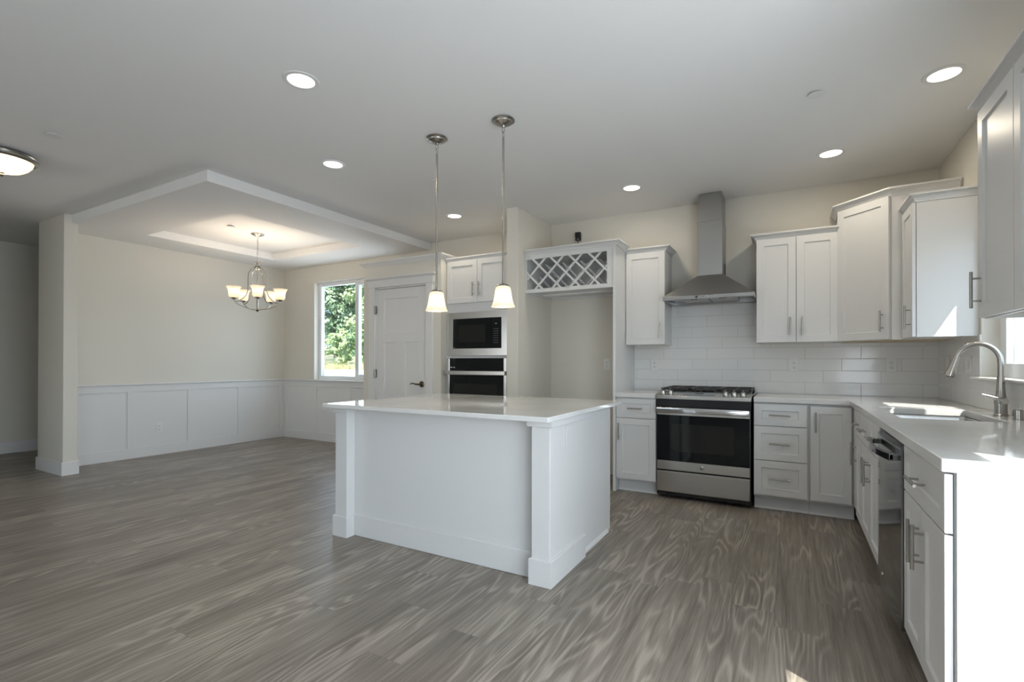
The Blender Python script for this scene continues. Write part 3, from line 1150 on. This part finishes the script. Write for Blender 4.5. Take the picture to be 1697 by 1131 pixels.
r = thing('wall_oven', 'black glass wall oven under the microwave, partly hidden by the island', 'oven', (-4.378, -.650, .47))
w, h = .772, .768
mb = MB(); mb.box(0, w, .003, .024, 0, h); mb.box(.05, w - .05, .024, .55, .02, h - .02)
build('body', mb, BLACK, r)
for x0 in (0, w - .036):
    mb = MB(); mb.box(x0, x0 + .036, -.010, .0025, 0, h, .002)
    build('side_trim', mb, STEEL, r)
mb = MB(); mb.box(.037, w - .037, -.010, .0025, .635, h, .002)
cp = build('control_panel', mb, BGLASS, r)
mb = MB()
for x in (.060, .104):
    mb.lathe([(.007, 0), (.007, .001)], (x, -.0102, .668), 12, d=(0, -1, 0))
mb.box(.074, .092, -.0112, -.0102, .666, .670)
build('indicator_marks', mb, WHITEMARK, cp)
mb = MB(); mb.box(.037, w - .037, -.012, .0025, .03, .585, .002)
d = build('door', mb, BGLASS, r)
mb = MB(); mb.box(.11, w - .11, -.0128, -.0121, .13, .49)
build('door_window', mb, BWIN, d)
mb = MB(); mb.box(-.012, w + .004, -.058, -.040, .587, .630, .004); mb.box(.03, .055, -.041, .0, .595, .622); mb.box(w - .055, w - .03, -.041, .0, .595, .622)
build('handle', mb, STEEL, d)

# ------------------------------------------------------------------ range
RX0, RX1 = -2.069, -1.3165
r = thing('gas_range', 'stainless slide-in gas range with black oven door between the base cabinets', 'stove', (RX0, -.655, 0))
w = RX1 - RX0
mb = MB(); mb.box(.0, w, .012, .64, .03, .905)
for x in (.05, w - .05):
    for y in (.08, .58):
        mb.cyl((x, y, 0), (x, y, .031), .018, 12)
build('body', mb, BLACK, r)
mb = MB(); mb.box(.004, w - .004, -.006, .0115, .064, .243, .004)
build('storage_drawer', mb, STEEL, r)
mb = MB(); mb.box(.004, w - .004, -.006, .0115, .256, .800, .003)
d = build('oven_door', mb, STEEL, r)
mb = MB(); mb.box(.005, w - .005, -.010, -.0062, .336, .736, .001)
g = build('door_glass', mb, BGLASS, d)
mb = MB(); mb.box(.125, w - .125, -.0107, -.0101, .425, .662)
build('door_window', mb, BWIN, g)
mb = MB(); mb.box(.006, w - .006, -.055, -.038, .757, .806, .006, 2); mb.box(.012, .040, -.039, -.006, .765, .795); mb.box(w - .040, w - .012, -.039, -.006, .765, .795)
build('handle', mb, CHROME, d)
ex = w / 2
mb = MB(); mb.lathe([(.017, 0), (.017, .002), (.0155, .003)], (ex, -.006, .298), 28, d=(0, -1, 0))
em = build('emblem', mb, NICKEL, d)
mb = MB(); mb.lathe([(.0145, 0), (.0145, .0008), (.0130, .0008), (.0130, 0)], (ex, -.0092, .298), 28, d=(0, -1, 0), cap0=False, cap1=False)
def stroke(pts, rr=.0009):
    mb.tube([(ex + x, -.0096, .298 + z) for x, z in pts], rr, 6)
stroke([(-.0005, .0055), (-.003, .0075), (-.007, .006), (-.008, .001), (-.0065, -.005), (-.003, -.006), (-.0005, -.003), (-.0005, 0), (-.003, 0)])
stroke([(.0075, .006), (.0045, .0075), (.0022, .005), (.0035, .001), (.0055, .0008), (.0030, 0), (.0018, -.004), (.004, -.0065), (.0078, -.0045)])
build('monogram', mb, STEELD, em)
mb = MB(); mb.box(-.004, w + .004, -.002, .012, .806, .874)
build('vent_strip', mb, BLACK, r)
# sloped control panel
mb = MB()
prof = [(-.012, .875), (-.012, .905), (.085, .938), (.12, .938), (.12, .875)]
a = mb.ring([(-.006, y, z) for y, z in prof]); b = mb.ring([(w + .006, y, z) for y, z in prof])
mb.bridge(a, b); mb.bm.faces.new(a); mb.bm.faces.new(list(reversed(b)))
cp = build('control_panel', mb, STEEL, r, bevel=.0025)
sl = math.atan2(.033, .097)
def on_panel(x, t):
    return Vector((x, -.012 + t * math.cos(sl), .905 + t * math.sin(sl)))
nrm = Vector((0, -math.sin(sl), math.cos(sl)))
mb = MB()
qs = [on_panel(.225, .026), on_panel(.475, .026), on_panel(.475, .085), on_panel(.225, .085)]
a = mb.ring([q + nrm * .0004 for q in qs]); b = mb.ring([q + nrm * .0014 for q in qs]); mb.bridge(a, b); mb.bm.faces.new(b)
disp = build('display', mb, LCD, cp)
mb = MB()
qs = [on_panel(.315, .055), on_panel(.385, .055), on_panel(.385, .072), on_panel(.315, .072)]
a = mb.ring([q + nrm * .0015 for q in qs]); b = mb.ring([q + nrm * .002 for q in qs]); mb.bridge(a, b); mb.bm.faces.new(b)
build('clock_display', mb, BLACK, disp)
for x in (.048, .112, .560, .627, .694):
    mb = MB(); c = on_panel(x, .050)
    mb.lathe([(.024, .0005), (.024, .006), (.021, .010), (.019, .026), (.0165, .030)], c, 24, d=nrm)
    k = build('knob', mb, NICKEL, cp)
    mb = MB()
    q = nrm.to_track_quat('Z', 'Y')
    mb.M = Matrix.Translation(c + nrm * .030) @ q.to_matrix().to_4x4()
    mb.box(-.005, .005, -.018, .018, 0, .014, .002)
    build('knob_grip', mb, NICKEL, k)
mb = MB(); mb.box(-.012, w + .016, .1205, .645, .9155, .930, .003)
build('cooktop', mb, STEELD, r)
mb = MB()
for gx0, gx1 in ((.012, .255), (.259, .494), (.498, w - .006)):
    z0, z1 = .948, .966
    for x in (gx0, gx1 - .014):
        mb.box(x, x + .014, .13, .635, z0, z1, .002)
    for y in (.13, .372, .621):
        mb.box(gx0, gx1, y, y + .014, z0, z1, .002)
    cx = (gx0 + gx1) / 2
    mb.box(cx - .006, cx + .006, .13, .635, z0, z1, .002)
    for y in (.255, .50):
        mb.box(gx0, gx1, y, y + .012, z0, z1, .002)
    for x in (gx0, gx1 - .014):
        for y in (.13, .621):
            mb.box(x, x + .014, y, y + .014, .930, z0)
build('grates', mb, IRON, r)
for bx, by in ((.13, .26), (.13, .505), (.377, .38), (.62, .26), (.62, .505)):
    mb = MB(); mb.lathe([(.05, 0), (.05, .008), (.036, .010), (.036, .016), (.0, .017)], (bx, by, .9302), 24)
    build('burner', mb, IRON, r)

# ------------------------------------------------------------------ range hood
HX0, HX1, HYF = -2.052, -1.297, -.500
r = thing('range_hood', 'stainless pyramid chimney hood mounted over the range', 'range hood', (-1.6745, -.0095, 1.757))
hx = (HX1 - HX0) / 2
cy0 = HYF + .0095
mb = MB()
mb.cells([-hx, -hx + .02, hx - .02, hx], [cy0, cy0 + .02, -.02, 0], 0, .034, lambda i, j: not (i == 1 and j == 1), 'XY')
base = [(-hx, cy0), (hx, cy0), (hx, 0), (-hx, 0)]
top = [(-.108, cy0 + .205), (.108, cy0 + .205), (.108, 0), (-.108, 0)]
a = mb.ring([(x, y, .0341) for x, y in base]); b = mb.ring([(x, y, .238) for x, y in top])
mb.bridge(a, b); mb.bm.faces.new(b)
build('canopy', mb, STEELH, r, bevel=.0015)
mb = MB(); mb.box(-.1055, .1055, cy0 + .210, 0, .2385, .735, .002)
build('chimney', mb, STEELH, r)
mb = MB(); mb.box(-.099, .099, cy0 + .216, 0, .7352, H - 1.757 - .002, .002)
build('chimney_extension', mb, STEELH, r)
mb = MB(); mb.box(-hx + .021, hx - .021, cy0 + .021, -.021, .018, .024)
up = build('under_panel', mb, STEELD, r)
for x0, x1 in ((-.235, -.004), (.004, .235)):
    mb = MB(); mb.box(x0, x1, cy0 + .09, -.06, .010, .0175, .002)
    f = build('grease_filter', mb, NICKEL, r)
    mb = MB(); mb.box((x0 + x1) / 2 - .03, (x0 + x1) / 2 + .03, cy0 + .10, cy0 + .115, .004, .0095)
    build('filter_handle', mb, CHROME, f)
for x in (-.27, .27):
    mb = MB(); mb.lathe([(.030, 0), (.030, .004)], (x, cy0 + .055, .0135), 20)
    build('hood_lamp', mb, PLATE, r)
mb = MB(); mb.lathe([(.009, 0), (.009, .003)], (-.085, cy0 - .0002, .018), 14, d=(0, -1, 0))
build('power_button', mb, BLACK, r)
for k in range(5):
    mb = MB(); mb.lathe([(.006, 0), (.006, .003)], (-.055 + .026 * k, cy0 - .0002, .018), 12, d=(0, -1, 0))
    build('button', mb, CHROME, r)
mb = MB(); mb.box(.1057, .1065, -.14, -.06, .26, .36)
build('vent_grille', mb, DARK, r)

# ------------------------------------------------------------------ dishwasher
r = thing('dishwasher', 'stainless dishwasher with bowed towel-bar handle under the sink-wall counter', 'dishwasher', (-.612, -1.954, 0), R(-90))
w = .622
mb = MB(); mb.box(.004, w - .004, .002, .58, .10, .868); mb.box(.01, w - .01, .06, .58, 0, .0995)
build('body', mb, BLACK, r)
mb = MB()
n = 10
def bow(t):
    return -.030 - .014 * (1 - (2 * t - 1) ** 2)
a0 = [(.003 + (w - .006) * k / n, bow(k / n)) for k in range(n + 1)]
poly = a0 + [(w - .003, 0.001), (.003, 0.001)]
mb.prism(poly, .105, .845)
d = build('door', mb, STEELD, r)
mb = MB()
poly2 = [(x, y + .012) for x, y in a0] + [(w - .003, 0.001), (.003, 0.001)]
mb.prism(poly2, .8452, .866)
build('control_strip', mb, BLACK, d)
mb = MB()
pts = []
for k in range(13):
    t = k / 12
    pts.append((.05 + (w - .10) * t, -.062 - .034 * (1 - (2 * t - 1) ** 2)))
outer = pts
inner = [(x, y + .014) for x, y in reversed(pts)]
mb.prism(outer + inner, .785, .815)
mb.box(.05, .075, -.062, -.028, .788, .812); mb.box(w - .075, w - .05, -.062, -.028, .788, .812)
build('handle', mb, STEELD, d, bevel=.002)
mb = MB(); mb.lathe([(.012, 0), (.012, .003)], (w * .38, bow(.38) + .0002, .19), 20, d=(0, -1, 0))
build('emblem', mb, CHROME, d)

# ------------------------------------------------------------------ outlets and switches
def outlet_proto(label, loc, rz):
    r = thing('wall_outlet', label, 'outlet', loc, rz, 'white electrical outlets')
    mb = MB(); mb.box(-.036, .036, -.006, -.0005, -.058, .058, .002)
    build('cover_plate', mb, PLATE, r)
    for z in (-.02, .02):
        mb = MB(); mb.box(-.017, .017, -.0085, -.0062, z - .014, z + .014, .002)
        p = build('receptacle', mb, PLATE, r)
        mb = MB()
        mb.box(-.0085, -.006, -.0092, -.0086, z - .003, z + .008); mb.box(.006, .0085, -.0092, -.0086, z - .003, z + .008); mb.lathe([(.003, 0), (.003, .0006)], (0, -.0086, z - .008), 8, d=(0, -1, 0))
        build('slots', mb, DARK, p)
    return r
yt = -.0092
o1 = outlet_proto('white outlet on the tile left of the range', (-2.241, yt, 1.170), 0)
dup(o1, (-1.006, yt, 1.172), 0, 'white outlet on the tile under the double-door wall cabinet')
dup(o1, (-.308, yt, 1.175), 0, 'white outlet on the tile near the corner left of the faucet')
dup(o1, (-2.745, -.0002, 1.175), 0, 'white outlet inside the empty refrigerator space')
dup(o1, (DX + .004, -1.799, .347), R(90), 'white outlet low on the dining side wall wainscot')
dup(o1, (-7.173, -.0042, .531), 0, 'white outlet on the wainscot under the dining window')
dup(o1, (-3.055, -.0002, 2.572), 0, 'white outlet high on the wall above the wine rack, holding the plug adapter')
r = thing('blank_cover_plate', 'plain white cover plate on the right side of the island post', 'cover plate', (-2.1435, -2.486, .772), R(90))
mb = MB(); mb.box(-.036, .036, -.006, -.0005, -.058, .058, .002)
build('cover_plate', mb, CAB, r)
r = thing('light_switch', 'white rocker switch on the side tile between corner and window', 'light switch', (yt, -.79, 1.182), R(-90))
mb = MB(); mb.box(-.058, .058, -.006, -.0005, -.058, .058, .002)
build('cover_plate', mb, PLATE, r)
for x in (-.023, .023):
    mb = MB(); mb.box(x - .0165, x + .0165, -.010, -.0062, -.033, .033, .002)
    build('rocker', mb, PLATE, r)
r = thing('light_switch', 'white rocker switch on the side tile close to the corner behind the faucet head', 'light switch', (yt, -.294, 1.189), R(-90))
mb = MB(); mb.box(-.036, .036, -.006, -.0005, -.058, .058, .002)
build('cover_plate', mb, PLATE, r)
mb = MB(); mb.box(-.0165, .0165, -.010, -.0062, -.033, .033, .002)
build('rocker', mb, PLATE, r)
r = thing('plug_adapter', 'black plug-in power adapter on the wall above the wine rack', 'power adapter', (-3.063, -.0095, 2.575))
mb = MB(); mb.box(-.030, .030, -.045, 0, -.047, .047, .006, 2)
build('body', mb, BLACK, r)
mb = MB(); mb.tube([(0, -.025, -.046), (0, -.026, -.075), (.006, -.03, -.12), (.004, -.05, -.20), (.002, -.06, -.275)], .0035, 8)
build('cord', mb, BLACK, r)

# ------------------------------------------------------------------ ceiling fixtures
WARM = (1, .81, .61)
def recessed(loc, label, proto=[None]):
    if proto[0] is None:
        r = thing('recessed_light', label, 'ceiling light', loc, 0, 'recessed ceiling lights')
        mb = MB(); mb.lathe([(.069, -.001), (.073, -.006), (.092, -.005), (.096, -.0005)], (0, 0, 0), 40, cap0=False, cap1=False)
        build('trim_ring', mb, TRIM, r)
        mb = MB(); mb.lathe([(.0005, -.0035), (.0705, -.003)], (0, 0, 0), 40, cap0=False, cap1=False)
        build('lens', mb, LENS, r)
        light('downlight', 'AREA', 4.5, (1, .88, .70), (0, 0, -.010), (0, 0, -1), r, shape='DISK', size=.135)
        proto[0] = r
        return r
    return dup(proto[0], loc, 0, label)
recessed((-3.387, -3.308, H), 'recessed round light above the island front, nearest the top left')
recessed((-4.165, -2.421, H), 'recessed round light between the dining ceiling border and the left pendant')
recessed((-4.147, -.836, H), 'recessed round light over the oven cabinet, partly behind the pendant rods')
recessed((-2.265, -.757, H), 'recessed round light left of the range hood chimney')
recessed((-.772, -.753, H), 'recessed round light above the corner wall cabinet')
recessed((-.312, -1.650, H), 'recessed round light above the sink at the upper right')

def cap_disc(loc, label, rad):
    r = thing('sprinkler_cover', label, 'sprinkler cover', loc, 0, 'sprinkler cover plates')
    mb = MB(); mb.lathe([(rad * .55, -.0005), (rad * .55, -.009), (rad, -.010), (rad, -.014)], (0, 0, 0), 28, cap0=False)
    build('cover', mb, TRIM, r)
cap_disc((-5.421, -3.715, H), 'white sprinkler cover disc on the ceiling near the flush dome light', .047)
cap_disc((-3.677, -1.765, H), 'white sprinkler cover disc seen behind the left pendant rod', .040)
cap_disc((-.905, -1.768, H), 'white sprinkler cover disc on the ceiling left of the sink light', .042)
cap_disc((-6.609, -1.769, H), 'white sprinkler cover disc inside the dining tray ceiling', .040)

def link_ring(mb, c, rx, rz, plane, r=.0022):
    pts = []
    for k in range(14):
        a = 2 * math.pi * k / 14
        if plane == 'x':
            pts.append((c[0] + rx * math.cos(a), c[1], c[2] + rz * math.sin(a)))
        else:
            pts.append((c[0], c[1] + rx * math.cos(a), c[2] + rz * math.sin(a)))
    mb.tube(pts, r, 8, closed=True)

def pendant(loc, label):
    r = thing('pendant_lamp', label, 'pendant light', loc, 0, 'pendants over the island')
    mb = MB(); mb.lathe([(.072, -.0005), (.074, -.008), (.060, -.014), (.058, -.020), (.036, -.032), (.012, -.038), (.006, -.048)], (0, 0, 0), 36)
    build('canopy', mb, NICKEL, r)
    mb = MB()
    link_ring(mb, (0, 0, -.062), .010, .020, 'x'); link_ring(mb, (0, 0, -.096), .009, .020, 'y')
    build('chain', mb, NICKEL, r)
    mb = MB(); mb.lathe([(.003, -.110), (.0075, -.118), (.0075, -.140), (.0070, -.150), (.0070, -1.040)], (0, 0, 0), 14)
    build('rod', mb, NICKEL, r)
    mb = MB(); mb.lathe([(.008, -1.035), (.009, -1.052), (.022, -1.056), (.036, -1.062), (.041, -1.067), (.041, -1.0705), (.018, -1.071), (.018, -1.095)], (0, 0, 0), 28)
    build('socket_cap', mb, NICKEL, r)
    mb = MB()
    out = [(.036, -1.071), (.046, -1.078), (.0505, -1.095), (.053, -1.115), (.057, -1.140), (.062, -1.165), (.070, -1.188), (.078, -1.202)]
    mb.lathe(out + [(x - .003, z) for x, z in reversed(out)], (0, 0, 0), 40, cap0=False, cap1=False)
    build('lamp_shade', mb, SHADE, r)
    mb = MB(); mb.lathe([(.010, -1.095), (.013, -1.105), (.024, -1.130), (.029, -1.155), (.025, -1.180), (.013, -1.196), (.001, -1.201)], (0, 0, 0), 20)
    build('bulb', mb, BULB, r)
    light('pendant_light', 'POINT', 6.5, WARM, (0, 0, -1.172), None, r, shadow_soft_size=.030)
    return r
p = pendant((-3.172, -2.380, H), 'left nickel pendant with frosted bell shade, hanging in front of the pantry')
dup(p, (-2.639, -2.376, H), 0, 'right nickel pendant with frosted bell shade, hanging in front of the wing wall')

# chandelier
r = thing('chandelier', 'nickel five-light chandelier with upturned frosted shades in the dining area', 'chandelier', (-6.682, -1.398, H))
mb = MB(); mb.lathe([(.076, -.0005), (.076, -.006), (.060, -.018), (.030, -.030), (.010, -.042), (.005, -.050)], (0, 0, 0), 32)
build('canopy', mb, NICKEL, r)
mb = MB()
z = -.065
k = 0
while z > -.335:
    link_ring(mb, (0, 0, z), .008, .018, 'xy'[k % 2], .002)
    z -= .031
    k += 1
build('chain', mb, NICKEL, r)
mb = MB(); mb.lathe([(.006, -.335), (.030, -.350), (.032, -.365), (.022, -.372), (.020, -.400), (.032, -.410), (.030, -.425), (.010, -.440), (.008, -.47), (.0, -.48)], (0, 0, 0), 24)
build('hub', mb, NICKEL, r)
mb = MB(); mb.lathe([(.006, -.80), (.010, -.805), (.010, -.905), (.022, -.912), (.032, -.925), (.020, -.935), (.008, -.945), (.001, -.955)], (0, 0, 0), 20)
build('finial', mb, NICKEL, r)
for k in range(5):
    a = R(72 * k - 33)
    c, s = math.cos(a), math.sin(a)
    P = lambda rr, zz: (rr * c, rr * s, zz)
    mb = MB()
    mb.tube([P(.022, -.395), P(.045, -.415), P(.072, -.440), P(.098, -.480), P(.105, -.53), P(.105, -.64), P(.108, -.70), P(.125, -.755), P(.16, -.80), P(.205, -.835), P(.25, -.842), P(.262, -.815)], .0055, 8)
    mb.tube([P(.262, -.812), P(.25, -.845), P(.21, -.875), P(.15, -.90), P(.08, -.918), P(.02, -.922)], .0055, 8)
    arm = build('arm', mb, NICKEL, r)
    mb = MB(); mb.lathe([(.010, -.822), (.034, -.806), (.036, -.800), (.014, -.797), (.012, -.76)], (.262 * c, .262 * s, 0), 20)
    build('cup', mb, NICKEL, arm)
    mb = MB()
    out = [(.030, -.7975), (.050, -.790), (.054, -.77), (.056, -.74), (.060, -.71), (.070, -.685), (.084, -.667)]
    mb.lathe(out + [(x - .003, zz) for x, zz in reversed(out)], (.262 * c, .262 * s, 0), 32, cap0=False, cap1=False)
    build('lamp_shade', mb, SHADE, arm)
    mb = MB(); mb.lathe([(.010, -.76), (.022, -.74), (.028, -.715), (.024, -.69), (.012, -.675), (.001, -.672)], (.262 * c, .262 * s, 0), 16)
    build('bulb', mb, BULB, arm)
    light('chandelier_light', 'POINT', 15, WARM, (.262 * c, .262 * s, -.70), None, r, shadow_soft_size=.035)

# flush dome light by the hall
r = thing('flush_ceiling_light', 'flush dome ceiling light with nickel rim at the left edge', 'ceiling light', (-6.15, -3.774, H))
mb = MB(); mb.lathe([(.160, -.0005), (.186, -.010), (.192, -.020), (.188, -.026), (.201, -.036), (.200, -.048), (.186, -.060), (.172, -.056)], (0, 0, 0), 48, cap1=False)
build('rim', mb, NICKEL, r)
mb = MB()
out = [(.174, -.054), (.166, -.076), (.146, -.102), (.115, -.124), (.075, -.138), (.030, -.146), (.001, -.147)]
mb.lathe(out, (0, 0, 0), 48, cap0=False)
build('glass_bowl', mb, BOWL, r)
mb = MB(); mb.lathe([(.012, -.146), (.016, -.150), (.012, -.156), (.014, -.166), (.006, -.176), (.001, -.180)], (0, 0, 0), 20)
build('finial', mb, NICKEL, r)
for x in (-.06, .06):
    light('dome_light', 'POINT', 4.2, WARM, (x, 0, -.085), None, r, shadow_soft_size=.03)

# ------------------------------------------------------------------ outside
def terrain(y):
    return -.12 if y < 2 else -.12 + (y - 2) * .123 if y < 10 else .864 + (y - 10) * .06
mb = MB()
ys = [.16, 2, 5, 8, 10.0]
for a, b in zip(ys, ys[1:]):
    mb.poly([(-40, a, terrain(a)), (6, a, terrain(a)), (6, b, terrain(b)), (-40, b, terrain(b))])
tag(build('gravel_yard', mb, GRAVEL), 'pale gravel yard outside the dining window', 'yard', kind='structure')
mb = MB()
ys = [10.0, 14, 20, 40]
for a, b in zip(ys, ys[1:]):
    mb.poly([(-60, a, terrain(a)), (6, a, terrain(a)), (6, b, terrain(b)), (-60, b, terrain(b))])
tag(build('grass_bank', mb, GRASS), 'dry grassy bank under the trees beyond the gravel', 'grass bank', kind='structure')
mb = MB(); mb.box(.16, 40, -30, 60, -.22, -.14)
tag(build('patio_slab', mb, GRAVEL), 'sunlit pale concrete outside the sink window', 'patio', kind='structure')
mb = MB()
for k in range(2600):
    y = random.uniform(10.0, 10.55); x = random.uniform(-21.5, -15)
    z = terrain(y); hgt = random.uniform(.10, .34)
    a = random.uniform(0, 6.28); dx, dy = math.cos(a) * .012, math.sin(a) * .012
    lx, ly = random.uniform(-.12, .12), random.uniform(-.12, .12)
    mb.poly([(x - dx, y - dy, z - .02), (x + dx, y + dy, z - .02), (x + lx, y + ly, z + hgt)])
GR2 = noise_color(mat('tall_grass', rough=.8), 2, (.40, .36, .18), (.52, .52, .30))
tag(build('tall_grass', mb, GR2), 'tall straw-coloured grass at the foot of the trees', 'grass', kind='stuff')

def leaves(mb, center, rad, n, size, seed):
    rnd = random.Random(seed)
    clumps = []
    for k in range(max(6, n // 160)):
        v = Vector((rnd.gauss(0, 1), rnd.gauss(0, 1), rnd.gauss(0, 1))).normalized() * (rnd.random() ** .4)
        clumps.append((Vector((v.x * rad[0], v.y * rad[1], v.z * rad[2])), rnd.uniform(.22, .42)))
    for k in range(n):
        c, cr = rnd.choice(clumps)
        m = min(rad)
        v = Vector((rnd.gauss(0, 1), rnd.gauss(0, 1), rnd.gauss(0, 1))).normalized() * (cr * m * rnd.random() ** .35)
        p = Vector(center) + c + v
        s = size * rnd.uniform(.6, 1.3)
        nrm = (v.normalized() + Vector((rnd.gauss(0, .5), rnd.gauss(0, .5), rnd.gauss(.3, .5)))).normalized()
        t = nrm.orthogonal().normalized()
        q = Matrix.Rotation(rnd.uniform(0, 6.28), 3, nrm)
        t = q @ t
        b = nrm.cross(t)
        mb.poly([p - t * s, p - b * s * .45, p + t * s, p + b * s * .45])

def tree(label, x, y, h, rad, leaf, n, seed, size=.13):
    z0 = terrain(y)
    r = thing('tree', label, 'tree', (x, y, z0), 0, 'trees beyond the dining window')
    rnd = random.Random(seed)
    mb = MB()
    mb.tube([(0, 0, -.1), (rnd.uniform(-.1, .1), 0, h * .3), (rnd.uniform(-.2, .2), .05, h * .6), (rnd.uniform(-.3, .3), 0, h * .92)], [h * .022, h * .017, h * .011, h * .004], 8)
    for k in range(6):
        a = rnd.uniform(0, 6.28); zz = h * rnd.uniform(.3, .75)
        mb.tube([(0, 0, zz), (math.cos(a) * rad * .4, math.sin(a) * rad * .4, zz + .25), (math.cos(a) * rad * .8, math.sin(a) * rad * .8, zz + .7)], [h * .007, h * .005, h * .002], 6)
    build('trunk', mb, BARK, r)
    mb = MB(); leaves(mb, (0, 0, h * .48), (rad * 1.05, rad * 1.05, h * .50), n, size, seed)
    build('foliage', mb, leaf, r)
specs = [('dark leafy tree at the left of the dining window view', -21.75, 13.0, 6.8, 1.15, 0, 8500, 1),
         ('light green leafy tree right of centre in the dining window view', -19.35, 13.1, 6.4, 1.15, 2, 8500, 3),
         ('mid green tree behind the left of the dining window view', -26.1, 16.8, 8.0, 1.45, 1, 6000, 5),
         ('pale green tree behind the right of the dining window view', -22.0, 16.6, 8.0, 1.45, 2, 6000, 6),
         ('tall dark tree in the left rear of the dining window view', -31.0, 21.0, 10.5, 2.1, 0, 5000, 2),
         ('tall dark tree in the right rear of the dining window view', -26.5, 22.2, 10.5, 2.1, 0, 5000, 12)]
for l, x, y, h, rad, li, n, sd in specs:
    tree(l, x, y, h, rad, LEAFS[li], n, sd, .10)
for l, x, y, rad, hh, li, n, sd in (('rounded mid green shrub right of centre beneath the window view trees', -17.9, 11.35, .85, 1.5, 1, 5200, 21),
                                    ('pale green low shrub at the lower left of the window view', -19.7, 11.2, .8, 1.3, 2, 4800, 22)):
    r = thing('shrub', l, 'shrub', (x, y, terrain(y)), 0, 'shrubs below the trees')
    mb = MB()
    for k in range(5):
        mb.tube([(0, 0, -.05), (math.cos(k * 1.3) * .25, math.sin(k * 1.3) * .25, hh * .8)], [.03, .01], 6)
    build('stems', mb, BARK, r)
    mb = MB(); leaves(mb, (0, 0, hh * .75), (rad, rad * .8, hh * .75), n, .085, sd)
    build('foliage', mb, LEAFS[li], r)
